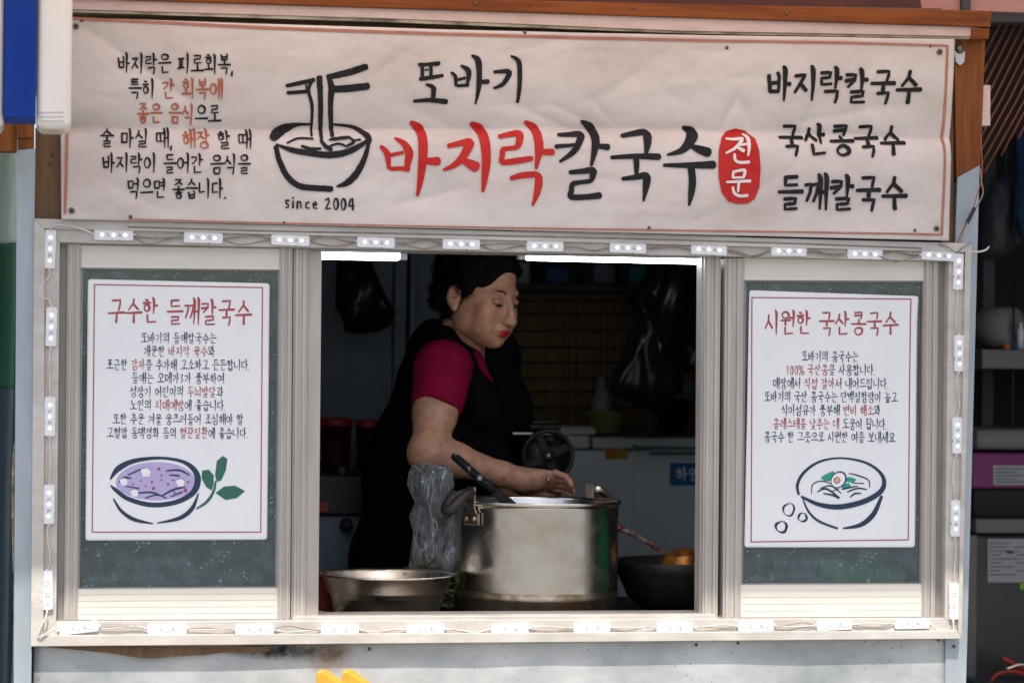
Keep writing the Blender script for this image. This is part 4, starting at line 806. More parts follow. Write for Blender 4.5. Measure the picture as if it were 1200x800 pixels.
def put_led(px, py, vert, ang=0):
    global me_led, me_lens
    c = P(px, py, -.0268)
    if me_led is None:
        o = obj('led_module', lm, ['led_body', 'led_pcb'], led, origin=(0, 0, 0)); fixrecalc(o); me_led = o
        l = obj('lens', ll, 'led_lens', None, origin=(0, 0, 0)); me_lens = l; fixrecalc(l)
    else: o = me_led.copy(); COL.objects.link(o); o.parent = led
    o.location = c - Vector(led.location); o.rotation_euler = (0, (R(90) if vert else 0) + ang, 0)
    for k in (-1, 0, 1):
        if k == -1 and o is me_led: l = me_lens
        else: l = me_lens.copy(); COL.objects.link(l)
        l.parent = o; l.location = (k * .0235, 0, 0)
for i, (x, y) in enumerate(TOP): put_led(x, y, False, R(RND.uniform(-.5, 2.2)))
for x, y in LEFT + RIGHT: put_led(x, y, True, R(RND.uniform(-2, 2)))
for i, (x, y) in enumerate(BOT): put_led(x, y, False, R(-6 if i == 0 else RND.uniform(-2, 1)))
def wire(pts, rad=.0014, sag=3, vert=False, m='cable', name='cable', par=led, yy=-.030):
    out = []
    for (a, c) in zip(pts[:-1], pts[1:]):
        d = 22; dx, dy = c[0] - a[0], c[1] - a[1]; l = math.hypot(dx, dy); ux, uy = dx / l, dy / l
        s, e = (a[0] + ux * d, a[1] + uy * d), (c[0] - ux * d, c[1] - uy * d); k = RND.uniform(-1, 1.3) * sag; k2 = RND.uniform(-.6, .6) * sag
        for i in range(13):
            t = i / 12; q = math.sin(math.pi * t) * k + math.sin(2 * math.pi * t) * k2
            x, y = lerp(s[0], e[0], t) + (q if vert else 0), lerp(s[1], e[1], t) + (0 if vert else q)
            out.append(P(x, y, yy - .003 * math.sin(math.pi * t) - RND.uniform(0, .0006)))
    b = MB(); b.tube(out, rad, 6); obj(name, b, m, par)
wire(TOP, .0016, 4.5, m='cable_dark'); wire(TOP, .0015, 6.5, m='cable_dark', yy=-.0315)
wire([(59, 383 - 0), (58.4, 488), (57.3, 590.7), (55.5, 691)], .0016, 3, True); wire(RIGHT, .0016, 4, True); wire(BOT, .0014, 2.5); wire(BOT, .0012, 3.5, m='cable_dark')
def wpx(name, pts, rad, m, par, yy, n=8):
    c = catmull([(x, y, 1) for x, y in pts], 3); b = MB(); b.tube([P(x, y, yy - .004 * math.sin(math.pi * i / len(c))) for i, (x, y, _) in enumerate(c)], rad, n); return obj(name, b, m, par)
wpx('cable', [(59, 314), (57, 325), (49, 333), (46, 345), (52, 349), (58, 352), (60, 362)], .0016, 'cable', led, -.031)
wpx('cable', [(59, 270), (62, 265), (75, 264), (95, 268), (112, 275)], .0016, 'cable', led, -.037)
wpx('cable', [(55, 714), (54, 722), (47, 735), (44, 744), (48, 746), (58, 739), (70, 734)], .0017, 'cable', led, -.040)
wpx('cable', [(1117, 726), (1117, 738), (1112, 743), (1102, 743), (1096, 736), (1091, 731)], .0018, 'cable', led, -.034)
wpx('cable', [(1030, 300), (1040, 304), (1050, 307), (1062, 304), (1077, 299)], .0014, 'cable_dark', led, -.034)
wpx('cable', [(1122, 296), (1130, 294), (1146, 295), (1155, 293), (1159, 289)], .0021, 'cable', led, -.030)
wpx('cable', [(1122, 296), (1126, 280), (1133, 262), (1140, 247), (1146, 240), (1152, 226), (1150, 212), (1149, 198)], .0017, 'cable_dark', led, -.030)
wpx('cable', [(1121, 297), (1123, 282), (1129, 268), (1136, 252), (1141, 242), (1146, 225), (1151, 205), (1150, 170), (1150, 158)], .0012, 'ink_rust', led, -.026)
wpx('tape_joint', [(1133, 262), (1137, 254), (1142, 244)], .0045, 'tape', led, -.030)
wpx('cable', [(1100, 286), (1112, 290), (1120, 296), (1126, 292), (1138, 284)], .0013, 'cable_dark', led, -.039)
# ------------------------------------------------------------------ things on the counter
def rim_c(px, py, y): return P(px, py, y)
PY = .305
pc = P(629, 586, PY); PR = 98.5 * px2m(PY); zr = pc.z
pot = thing('stock_pot', 'tall stainless steel stock pot with two riveted handles on the counter', 'pot', (pc.x, pc.y, CT))
H = zr - CT
b = MB(); prof = [(.0001, .004), (PR * .90, .004), (PR * .935, .009), (PR * .965, .022), (PR * .972, .048), (PR * .985, .052), (PR * .975, .057), (PR * .975, .066), (PR * .9755, .085), (PR * .978, H - .014), (PR * .985, H - .008), (PR * 1.006, H - .006), (PR * 1.014, H - .001), (PR * 1.006, H + .002), (PR * .985, H + .001), (PR * .968, H - .006), (PR * .965, .02), (.0001, .02)]
b.lathe(prof, (pc.x, pc.y, CT), 112, 0, mis=[1, 1, 1, 1, 1, 1, 1, 0, 0, 0, 0, 0, 0, 0, 0, 0, 1]); obj('pot_body', b, ['steel', 'steel_burnt'], pot)
b = MB(); b.lathe([(.0001, H - .075), (PR * .964, H - .075)], (pc.x, pc.y, CT), 48); o = obj('broth', b, mat('cloudy_noodle_broth', (.42, .38, .30), .1), pot); fixrecalc(o)
def pot_handle(ang, zoff, mir):
    ca, sa = math.cos(ang), math.sin(ang); out = Vector((ca, sa, 0)); side = Vector((-sa, ca, 0)); up = Vector((0, 0, 1))
    base = Vector((pc.x, pc.y, zr)) + out * (PR * .98)
    lg = .011
    h = MB(); a = base - out * .002
    def pl(u0, u1, w0, w1, z0, z1, t0, t1):
        q = [a + side * u0 + up * z0 + out * t0, a + side * u1 + up * z0 + out * t0, a + side * w1 + up * z1 + out * t0, a + side * w0 + up * z1 + out * t0]
        h.hexa(q, [p + out * (t1 - t0) for p in q])
    pl(-.026, .026, -.026, .026, -.050, -.024, .003, .009); pl(-.020, .020, -.013, .013, -.024, -.014, .004, .009); pl(-.013, .013, -.013, .013, -.014, .034, .0042, .0095)
    for k in (-1, 1): h.ball(a + side * (.014 * k) + up * -.036 + out * .009, .0068)
    h.ball(a + up * .022 + out * .0095, .005)
    g2 = MB(); pts = []
    for i in range(17):
        t = i / 16; q = math.sin(math.pi * t)
        pts.append(base + side * (lg - 2 * lg * t) * (1 + 2.4 * q) + out * (.010 + .062 * q ** .6) + up * (.022 - .040 * q ** 1.2))
    g2.tube(pts, [.0085 + .0045 * math.sin(math.pi * i / 16) for i in range(17)], 10)
    o = obj('handle', h, 'steel_burnt', pot, bevel=.001); fixrecalc(o)
    g = obj('grip', g2, 'iron' if not mir else 'steel2', o); return o
pot_handle(R(209), 0, False)
pot_handle(R(38), 0, True)
# thin black-handled paddle leaning in the pot
a, c = P(531, 533, .30), P(597, 591, .205); dirv = (c - a).normalized(); e = c + dirv * .10
sp = MB(); sp.tube([a, a + dirv * .006, lerp(a, c, .40), lerp(a, c, .74)], [.0075, .0098, .0100, .0098], 12)
rt = thing('stirring_paddle', 'black handled stirring paddle with white flour smears leaning in the stock pot', 'paddle', a)
obj('handle', sp, 'rod', rt); b = MB()
sv = dirv.cross(Vector((0, 1, 0))).normalized()
b.hexa([lerp(a, c, .72) - sv * .011 - Vector((0, .003, 0)), lerp(a, c, .72) + sv * .011 - Vector((0, .003, 0)), e + sv * .015 - Vector((0, .0015, 0)), e - sv * .015 - Vector((0, .0015, 0))], [lerp(a, c, .72) - sv * .011 + Vector((0, .003, 0)), lerp(a, c, .72) + sv * .011 + Vector((0, .003, 0)), e + sv * .015 + Vector((0, .0015, 0)), e - sv * .015 + Vector((0, .0015, 0))])
o = obj('blade', b, 'rod', rt, bevel=.001); fixrecalc(o)
# wide basin
BYY = .245; bc = P(453.5, 672, BYY); BR = 78.5 * px2m(BYY); H = bc.z - CT
b = MB(); b.lathe([(.0001, .002), (BR * .70, .002), (BR * .76, .008), (BR * .845, H * .57), (BR * .875, H * .62), (BR * .885, H * .66), (BR * .95, H - .008), (BR * 1.0, H - .003), (BR * 1.012, H), (BR * 1.0, H + .0022), (BR * .965, H), (BR * .935, H - .006), (BR * .87, H * .66), (BR * .74, .012), (.0001, .006)], (bc.x, bc.y, CT), 96)
tag(obj('steel_basin', b, 'steel2', None, origin=(bc.x, bc.y, CT)), 'wide shallow stainless steel basin beside the stock pot', 'basin')
def crumple_bag(name, label, outline, y, th, seed, cat='bag', m='blackbag', hang=True, amp=.028):
    """soft bag: the front view outline is the bag's silhouette, puffed to a real thickness"""
    cx = sum(p[0] for p in outline) / len(outline); cy = sum(p[1] for p in outline) / len(outline); n = len(outline) * 6; k = 12; pts = []
    for i in range(n):
        f = i / 6; a, c = outline[int(f) % len(outline)], outline[(int(f) + 1) % len(outline)]; pts.append(mix(a, c, f - int(f)))
    b = MB(); vs = [];
    for s in (-1, 1):
        for r in range(k + 1):
            t = r / k
            for (x, z) in pts:
                p = P(lerp(cx, x, t), lerp(cy, z, t), y); q = math.sqrt(max(0, 1 - t ** 2.5)) * (1 if hang else .75 + .5 * (1 - 2 * abs(noise.noise(Vector((p.x * 26 + p.z * 9, 2, seed))))))
                d = th * q * (1 + .5 * noise.noise(Vector((p.x * 7, p.z * 7, seed + s)))) + amp * q * noise.noise(Vector((p.x * 22, p.z * 9, seed * 3 + s)))
                p.y += s * max(.002, d) if r < k else 0
                vs.append(p)
    fs = []
    for si in (0, 1):
        o = si * (k + 1) * n
        for r in range(k):
            for i in range(n):
                f = (o + r * n + i, o + r * n + (i + 1) % n, o + (r + 1) * n + (i + 1) % n, o + (r + 1) * n + i); fs.append(f if si == 0 else f[::-1])
    b.add(vs, fs, 0, True)
    hz = 2.28
    if hang:
      top = min(outline, key=lambda p: p[1]); tp = P(top[0], top[1] + 4, y); b.tube([tp, tp + Vector((.004, 0, .02)), (tp.x + .002, y, hz)], .003, 6)
    o = obj(name, b, m, None); fixrecalc(o); return tag(o, label, cat)
# clear bag standing on green vegetables
gy = .40; g0 = P(503, 664, gy)
o = crumple_bag('clear_plastic_bag', 'crumpled clear plastic bag behind the steel basin beside the stock pot', [(479, 553), (484, 544), (492, 548), (500, 541), (512, 545), (522, 543), (529, 551), (531, 566), (521, 575), (516, 588), (520, 596), (527, 580), (533, 574), (540, 600), (544, 640), (541, 664), (525, 672), (490, 671), (479, 664), (481, 650), (485, 625), (480, 608), (486, 588), (477, 568)], gy, .05, 17, 'plastic bag', 'film', False, .06)
b = MB(); rr = random.Random(5)
for i in range(420):
    a = rr.uniform(0, 6.28); q = rr.random() ** .5; x = g0.x - .004 + q * .058 * math.cos(a); y = gy - .0 + q * .042 * math.sin(a)
    z = CT + .004 + (1 - q * .6) * (P(503, 642, gy).z - CT) * rr.uniform(.2, 1.0)
    ang = rr.uniform(0, 6.28); L = rr.uniform(.016, .034); W = L * .33; dx, dy, dz = math.cos(ang) * L, math.sin(ang) * L, rr.uniform(-.4, .5) * L
    c = Vector((x, y, z)); t = Vector((dx, dy, dz)); s = Vector((-dy, dx, rr.uniform(-.3, .3) * L)).normalized() * W
    b.add([c - t, c - t * .3 + s, c + t * .5 + s * .8, c + t, c + t * .5 - s * .8, c - t * .3 - s, c + Vector((0, 0, W * .5))], [(0, 1, 6), (1, 2, 6), (2, 3, 6), (3, 4, 6), (4, 5, 6), (5, 0, 6)], 0, True)
tag(obj('green_vegetables', b, 'leaf', None, origin=(g0.x, gy, CT)), 'heap of pale green chopped leaves inside the clear plastic bag', 'vegetables')
# wok with broth, ladle lying on it
WY = .44; wc = P(798, 657, WY); WR = 80 * px2m(WY); H = wc.z - CT
wk = thing('wok', 'black iron wok of orange broth at the right of the stock pot', 'wok', (wc.x, wc.y, CT))
b = MB(); b.lathe([(.0001, .0), (WR * .55, .0), (WR * .8, H * .3), (WR * .96, H * .8), (WR, H), (WR * .985, H + .003), (WR * .955, H), (WR * .9, H * .75), (WR * .5, H * .25), (.0001, H * .2)], (wc.x, wc.y, CT), 72); obj('pan', b, 'iron', wk)
b = MB(); b.lathe([(.0001, H * .78), (WR * .90, H * .78)], (wc.x, wc.y, CT), 48); o = obj('broth', b, 'soup', wk); fixrecalc(o)
ly = .385; lc = P(803, 660, ly); lr = 28 * px2m(ly)
ld = thing('ladle', 'sauce stained steel ladle lying upside down across the black wok', 'ladle', lc)
b = MB(); pr2 = []
for i in range(11): t = R(90) * i / 10; pr2.append((max(.0001, lr * math.sin(t)), lr * .66 * math.cos(t)))
b.lathe(pr2 + [(lr * 1.03, -.0005), (lr * 1.03, -.003), (lr * .97, -.003)], lc, 48); obj('ladle_bowl', b, 'sauced', ld)
b = MB(); h0, h1 = P(779, 647, ly), P(716, 613, ly - .02); hm = lerp(h0, h1, .5) + Vector((0, 0, .004)); b.tube([h0, lerp(h0, h1, .2), hm, lerp(h0, h1, .8), h1], [.0048, .0055, .0066, .0075, .008], 10); obj('handle', b, 'saucedh', ld)
# small clutter at the counter's left end
def boxthing(name, label, cat, px0, py0, px1, py1, y0, dep, m, group=None, bevel=.004):
    b = MB(); a, c = P(px0, py1, y0), P(px1, py0, y0); b.box((a.x, y0, a.z), (c.x, y0 + dep, c.z))
    for f in ():
        pass
    o = obj(name, b, m, None, bevel=bevel); fixrecalc(o); return tag(o, label, cat, group)
def tub(name, label, cat, px0, px1, pyt, pyb, y, mb_, ml=None, lid=10, group=None, taper=.86, rimm=None):
    c = P((px0 + px1) / 2, pyb, y); r = (px1 - px0) / 2 * px2m(y); h = P((px0 + px1) / 2, pyt, y).z - c.z; lh = lid * px2m(y)
    t = thing(name, label, cat, c, group); b = MB()
    b.lathe([(.0001, .001), (r * taper * .95, 0), (r * taper, .004), (r * .97, h - lh), (r, h - lh), (r, h - lh + .004), (r * .93, h - lh + .004), (r * .9 * taper, .008), (.0001, .008)], c, 36); obj('tub', b, mb_, t)
    if ml: b = MB(); b.lathe([(r * 1.03, h - lh), (r * 1.05, h - lh * .3), (r * .98, h - .002), (r * .8, h), (.0001, h)], c, 36); obj('lid', b, ml, t)
    return t
zb = CT
c = P(379, 690, .33)
b = MB(); b.box((c.x - .06, .31, CT), (P(388, 690, .33).x, .42, P(379, 671, .33).z)); b.box((c.x - .06, .307, P(379, 676, .33).z), (P(389, 690, .33).x, .423, P(379, 673, .33).z)); o = obj('red_box', b, 'redlid', None, bevel=.003); fixrecalc(o); tag(o, 'small red plastic box at the left end of the counter', 'box')
b = MB(); c2 = P(366, 712, .16)
b.grid(lambda u, v: Vector((lerp(c2.x - .05, P(392, 712, .16).x, u), lerp(.13, .30, v), CT + .006 + .028 * abs(noise.noise(Vector((u * 3, v * 3, 3)))) + .012 * math.sin(v * 7))), 22, 22)
o = obj('dish_cloth', b, mat('off_white_cloth', (.5, .47, .38), .9, 0, (.25, .18, .14), 8, .7), None, solid=.004); tag(o, 'folded off white dish cloth on the counter left of the basin', 'cloth')
# gas range and tubs deeper at the left
ry = 1.05; a, c = P(330, 640, ry), P(440, 548, ry); tz = c.z - .02
rg = thing('gas_range', 'dark steel gas range with a single knob deep behind the left jamb', 'stove', ((a.x + c.x) / 2, ry, .06))
b = MB(); b.box((a.x, ry, .06), (c.x, ry + .62, P(400, 590, ry).z - .03)); obj('cabinet', b, 'lining', rg, bevel=.004)
b = MB(); b.box((a.x, ry - .02, P(400, 590, ry).z - .028), (c.x + .02, ry + .6, tz)); obj('stove_top', b, 'iron', rg, bevel=.006)
b = MB()
for k in range(4): b.box((a.x + .05 + .1 * k, ry + .05, tz + .001), (a.x + .065 + .1 * k, ry + .5, tz + .02))
obj('grate', b, 'iron', rg)
b = MB(); b.lathe([(.0001, .026), (.013, .024), (.016, .01), (.018, 0)], (c.x - .075, ry - .021, P(407, 614, ry).z), 18, axis='y'); b.box((c.x - .045, ry - .045, P(407, 611, ry).z - .006), (c.x - .03, ry - .019, P(407, 611, ry).z + .006)); obj('knob', b, 'iron', rg)
b = MB(); q = P(379, 594, ry - .022); b.box((q.x - .012, ry - .024, q.z - .012), (q.x + .012, ry - .0205, q.z + .012)); obj('sticker', b, 'redlid', rg)
sy = 1.55; q0, q1 = P(330, 550, sy), P(452, 548, sy)
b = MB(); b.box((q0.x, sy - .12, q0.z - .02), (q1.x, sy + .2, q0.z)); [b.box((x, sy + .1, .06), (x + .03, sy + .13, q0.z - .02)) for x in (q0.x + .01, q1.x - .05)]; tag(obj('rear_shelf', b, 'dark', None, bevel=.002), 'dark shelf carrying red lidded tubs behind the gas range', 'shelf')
tub('lidded_tub', 'dark red tub with a red lid nearest the left jamb', 'tub', 374, 412, 489, 549, sy, 'wine', 'redlid', 9, 'red lidded tubs on the rear shelf')
tub('lidded_tub', 'smaller dark red tub with a red lid touching the black apron', 'tub', 416, 446, 491, 549, sy + .02, 'wine', 'redlid', 9, 'red lidded tubs on the rear shelf')

# ------------------------------------------------------------------ back of the stall
fy = 1.75; fx0, fx1 = P(592, 560, fy).x, P(905, 560, fy).x; fz1 = P(700, 527, fy).z
fr = thing('chest_freezer', 'white chest freezer with a blue sticker across the back of the stall', 'freezer', ((fx0 + fx1) / 2, fy, .06))
b = MB(); b.box((fx0, fy, .06), (fx1, fy + .62, fz1)); obj('cabinet', b, 'freezer', fr, bevel=.012)
lz = P(700, 512, fy + .6).z
b = MB(); b.box((fx0 - .012, fy - .014, fz1 + .004), (P(690, 520, fy).x, fy + .63, fz1 + .042)); b.box((P(693, 520, fy).x, fy - .014, fz1 + .004), (fx1, fy + .63, fz1 + .036)); obj('lid', b, 'whiteplastic', fr, bevel=.006)
b = MB(); b.pq([(742, 522), (862, 524), (862, 526.5), (742, 524.5)], fy - .019, fy - .010); obj('lid_seal', b, 'teal', fr)
b = MB(); b.pr(740, 528, 746, 740, fy - .008, fy + .01); obj('corner_strip', b, 'freezer', fr, bevel=.003)
b = MB(); b.pq([(762, 517), (905, 517), (905, 531), (762, 531)], fy - .006, fy + .001); obj('grille', b, 'clearbox', fr); b = MB(); b.pq([(761, 530.5), (905, 531), (905, 533), (761, 532.5)], fy - .010, fy - .0015); obj('grille_painted_shade', b, 'ink', fr)  # dark strip painted as the shaded recess under the grille
def fsurf(px, py, lift=0.0): return P(px, py, fy - .0065 - lift)
b = MB(); b.pr(785, 542, 872, 568.5, fy - .005, fy + .001); sgn = obj('sticker', b, 'signblue', fr, bevel=.002, label='blue sticker with white characters')
b = MB(); write(b, [('하얀 전복', 0)], 792, 858, 555, 16, fsurf, 0, .12); obj('lettering', b, 'tofu', sgn)
b = MB(); b.pr(709.5, 526, 723, 538, fy - .004, fy + .001); s2 = obj('sticker', b, 'orange', fr, label='small orange and mustard sticker'); b = MB(); b.pr(723.5, 526.5, 736, 537.5, fy - .0035, fy + .001); obj('sticker_half', b, 'mustard', s2); b = MB(); 
ribbon(b, [(712, 532, 1.2), (716, 528.5, 1.2), (720.5, 532, 1.2), (716, 535.5, 1.2), (712, 532, 1.2)], fsurf, 0, True, 1); b.pr(713.5, 531, 719, 533, fy - .0062, fy - .0045); obj('emblem', b, 'mustard', s2)
b = MB(); b.ball(P(743, 521.5 + 1, fy - .012), .006); obj('hinge_bolt', b, 'iron', fr)
ztop = fz1 + .042
def on_top(t, z=None): t.location.z = ztop if z is None else z
def cookbowl(name, label, cat, px, py, y, rpx, hh, m):
    c = P(px, py, y); r = rpx * px2m(y); b = MB(); b.lathe([(.0001, 0), (r * .6, 0), (r * .72, .01), (r * .97, hh - .004), (r * 1.04, hh), (r * .98, hh + .003), (r * .9, hh - .01), (r * .6, .012), (.0001, .01)], (c.x, y, ztop), 40)
    return tag(obj(name, b, m, None, origin=(c.x, y, ztop)), label, cat)
cookbowl('mixing_bowl', 'dull yellow bowl standing on the freezer lid', 'bowl', 710, 500, fy + .30, 24, .065, 'bowl_y')
c = P(672, 508, fy + .2); b = MB(); b.box((c.x - .09, fy + .12, ztop), (c.x + .05, fy + .34, ztop + .018)); b.box((c.x - .085, fy + .125, ztop + .018), (c.x + .045, fy + .335, ztop + .024)); tag(obj('serving_tray', b, 'whiteplastic', None, bevel=.004), 'flat pale tray on the left end of the freezer lid', 'tray')
tub('deli_tub', 'cloudy lidless plastic tub behind the noodle machine', 'tub', 590, 626, 488, 530, 1.55, 'clearbox', None, 2)
b = MB(); q0, q1 = P(575, 532, 1.42), P(632, 530, 1.42); b.box((q0.x, 1.42, q0.z - .03), (q1.x, 1.70, q0.z + .0)); b.box((q0.x + .02, 1.5, .06), (q1.x - .02, 1.62, q0.z - .03)); tag(obj('side_stand', b, 'dark', None, bevel=.003), 'dark narrow stand carrying the cloudy tub', 'stand')
# noodle machine with a big hand wheel
my = 1.0; mc = P(641, 534, my); MRd = 32 * px2m(my)
nm = thing('noodle_machine', 'black noodle rolling machine with a spoked hand wheel behind the stock pot', 'noodle machine', (mc.x - .06, my + .1, CT - .1))
b = MB(); a = P(604, 506, my + .08); c = P(655, 640, my + .08); b.box((a.x + .01, my + .05, c.z), (c.x, my + .30, a.z - .005)); b.box((a.x - .02, my + .02, CT - .35), (c.x + .03, my + .36, c.z - .001)); obj('machine_body', b, 'iron', nm, bevel=.006)
b = MB(); a = P(598, 505, my + .03); c = P(650, 509, my + .03); b.box((a.x, my + .0, c.z), (c.x, my + .34, c.z + .006)); obj('feed_tray', b, 'steel', nm, bevel=.001)
b = MB(); a = P(619, 497, my + .08); c = P(656, 507, my + .08); b.box((a.x, my + .06, c.z + .008), (c.x, my + .26, a.z)); b.tube([(a.x + .004, my + .065, a.z + .006), (c.x - .004, my + .065, a.z + .006)], .007, 10); obj('roller_guard', b, 'iron', nm, bevel=.004)
b = MB(); ring = [(MRd * .80, -.016), (MRd * .84, .016), (MRd * .97, .018), (MRd, .010), (MRd, -.014), (MRd * .95, -.018), (MRd * .80, -.016)]; b.lathe(ring, mc, 64, axis='y')
b.lathe([(MRd * .16, -.003), (MRd * .82, -.001), (MRd * .82, -.006), (MRd * .16, -.008)], mc, 40, 0, axis='y')
wh = obj('hand_wheel', b, 'iron', nm)
b = MB()
for k in range(4):
    an = R(25 + 90 * k); v = Vector((math.cos(an), 0, math.sin(an))); s = Vector((-v.z, 0, v.x)); f = mc + Vector((0, -.001, 0))
    q = [f + v * MRd * .2 - s * .012, f + v * MRd * .2 + s * .012, f + v * MRd * .82 + s * .008, f + v * MRd * .82 - s * .008]; b.hexa(q, [p + Vector((0, -.010, 0)) for p in q])
o = obj('spoke', b, mat('worn_grey_iron', (.035, .035, .035), .4, .5, (.02, .02, .02), 20, .8), wh); fixrecalc(o)
b = MB(); b.lathe([(.0001, .030), (MRd * .10, .030), (MRd * .13, .026), (MRd * .23, .024), (MRd * .25, .0)], mc, 24, axis='y'); obj('hub', b, 'steel_burnt', wh)
b = MB(); b.tube([mc + Vector((.005, -.01, MRd * .6)), mc + Vector((.005, -.026, MRd * .6))], .012, 12); obj('crank_socket', b, 'iron', wh)
b = MB(); b.tube([mc + Vector((0, .0, 0)), mc + Vector((0, .06, 0))], .014, 10); obj('axle', b, 'iron', nm)
# reed screen, shelf of boxes above it
by = 2.62; q0, q1 = P(600, 336, by), P(772, 505, by); rb = random.Random(2)
bl = thing('reed_screen', 'brown reed screen tied with dark twine hanging at the back of the stall', 'screen', ((q0.x + q1.x) / 2, by, q1.z))
b = MB(); x = q0.x
while x < q1.x:
    wd = rb.uniform(.005, .009); b.tube([(x, by + rb.uniform(-.002, .002), q1.z - .15), (x + rb.uniform(-.003, .003), by - .003, (q0.z + q1.z) / 2), (x, by, q0.z + rb.uniform(-.004, .012))], wd * .52, 5); x += wd
obj('reeds', b, 'bamboo', bl)
b = MB()
for py in (342, 353, 368, 388, 407, 425, 443, 459, 478): b.tube([P(lerp(600, 772, i / 24), py + 1.2 * noise.noise((i * .6, py, 0)), by - .009) for i in range(25)], .0032, 5)
obj('twine', b, 'twine', bl)
q = P(560, 333, 2.5); q2 = P(830, 333, 2.5)
b = MB(); b.box((q.x, 2.38, q.z - .02), (q2.x, 2.7, q.z)); [b.box((x, 2.60, q.z - .10), (x + .02, 2.69, q.z - .021)) for x in (q.x + .03, q2.x - .06)]; tag(obj('wall_shelf', b, 'dark', None), 'dark wall shelf above the reed screen', 'shelf')
for i, (x0, x1, yt, m, lab, nm_) in enumerate(((604, 622, 305, 'clearbox', 'cloudy upright box on the wall shelf next to the cook', 'storage_box'), (640, 668, 312, 'blueplastic', 'blue storage box on the wall shelf', 'storage_box'), (696, 722, 309, 'lining', 'blue grey bundle box in the middle of the wall shelf', 'storage_box'), (738, 760, 311, 'teal', 'teal storage box at the right of the wall shelf', 'storage_box'))):
    boxthing(nm_, lab, 'box', x0, yt, x1, 333, 2.45, .16, m, 'boxes on the wall shelf', .01)
# hanging black bags
crumple_bag('black_plastic_bag', 'black plastic bag hanging in front of the blue grey partition at the left', [(394, 312), (396, 302), (420, 300), (434, 304), (440, 318), (452, 345), (464, 368), (462, 373), (457, 382), (440, 390), (420, 392), (404, 389), (400, 370), (393, 362)], 1.5, .07, 3)
crumple_bag('black_plastic_bag', 'long black plastic bag hanging slantwise before the reed screen', [(772, 296), (790, 300), (805, 330), (806, 400), (790, 470), (770, 486), (742, 474), (713, 460), (722, 435), (738, 395), (746, 362), (738, 350), (734, 344), (748, 332), (764, 318)], 1.25, .06, 8)
crumple_bag('black_plastic_bag', 'small knotted black plastic bag hanging at the right jamb', [(786, 402), (796, 396), (812, 404), (824, 398), (832, 412), (828, 432), (806, 440), (788, 430)], 1.35, .045, 12)
b = MB(); b.grid(lambda u, v: P(lerp(779, 788, u) + 6 * v - 2, lerp(401, 414, v) - 4 * u, 1.30 - .02 * v) , 6, 6); b.grid(lambda u, v: P(lerp(796, 811, u), lerp(412, 404, u) + 5 * v, 1.30 - .02 * v), 6, 6)
tag(obj('bag_highlight', b, 'film', None, solid=.001), 'two bright scraps of clear wrap caught on the knotted black bag', 'plastic wrap')  # film patches standing in for glints on the bag
sx0, sx1 = P(772, 461, 2.0).x, XR - .001; sz = P(772, 461, 2.0).z
b = MB(); b.box((sx0, 1.86, sz - .015), (sx1, 2.2, sz)); b.box((sx0 + .01, 2.18, .0601), (sx0 + .03, 2.2, sz - .015)); b.box((sx1 - .04, 2.18, .0601), (sx1 - .02, 2.2, sz - .015)); tag(obj('jar_shelf', b, 'shelfgrey', None), 'low shelf with jars in the dark right corner of the stall', 'shelf')
tub('spice_jar', 'brown jar under the small knotted bag on the jar shelf', 'jar', 776, 792, 440, 461, 2.0, 'wine', 'bowl_y', 5, 'jars on the low shelf'); tub('spice_jar', 'pale jar with a red lid at the right end of the jar shelf', 'jar', 798, 818, 438, 461, 2.0, 'clearbox', 'redlid', 5, 'jars on the low shelf')
c = P(703, 470, 2.4); b = MB(); b.lathe([(.0001, 0), (.03, 0), (.032, .01), (.032, .10), (.014, .14), (.013, .17), (.0001, .17)], (P(703, 470, 2.3).x, 2.28, ztop + .0), 20); tag(obj('sauce_bottle', b, 'clearbox', None), 'cloudy sauce bottle behind the yellow bowl on the freezer', 'bottle')
# lamps under the roof
for (x0, x1, py, lab, ty) in ((352, 471, 296, 'lit fluorescent tube at the left top of the serving opening', .17), (612, 850, 298.5, 'long lit fluorescent tube at the right top of the serving opening', .17)):
    a, c = P(x0, py, ty), P(x1, py + (x1 - x0) * .016, ty); z = (a.z + c.z) / 2
    t = thing('fluorescent_lamp', lab, 'lamp', ((a.x + c.x) / 2, ty, z), 'fluorescent lamps over the counter')
    b = MB(); b.tube([(a.x, ty, z), (a.x + .012, ty, z), (c.x - .012, ty, z), (c.x, ty, z)], [.008, .014, .014, .008], 16); obj('tube', b, 'tube', t)
    b = MB(); b.box((a.x - .02, ty - .02, z + .022), (c.x + .02, ty + .02, z + .05)); [b.box((x - .012, ty - .012, z - .012), (x + .004, ty + .012, z + .0221)) for x in (a.x + .002, c.x + .006)]; b.box(((a.x + c.x) / 2 - .01, ty - .01, z + .05), ((a.x + c.x) / 2 + .01, ty + .01, 2.28)); obj('lamp_fitting', b, 'whiteplastic', t)
# dark things seen through the poster panes
boxthing('storage_crate', 'green plastic crate seen through the dusty right pane', 'crate', 1000, 655, 1062, 720, .11, .25, 'greenbox', None, .008).location.z = CT
boxthing('metal_canister', 'grey canister behind the dusty left pane', 'canister', 150, 660, 290, 720, .16, .15, 'shelfgrey', None, .02).location.z = CT
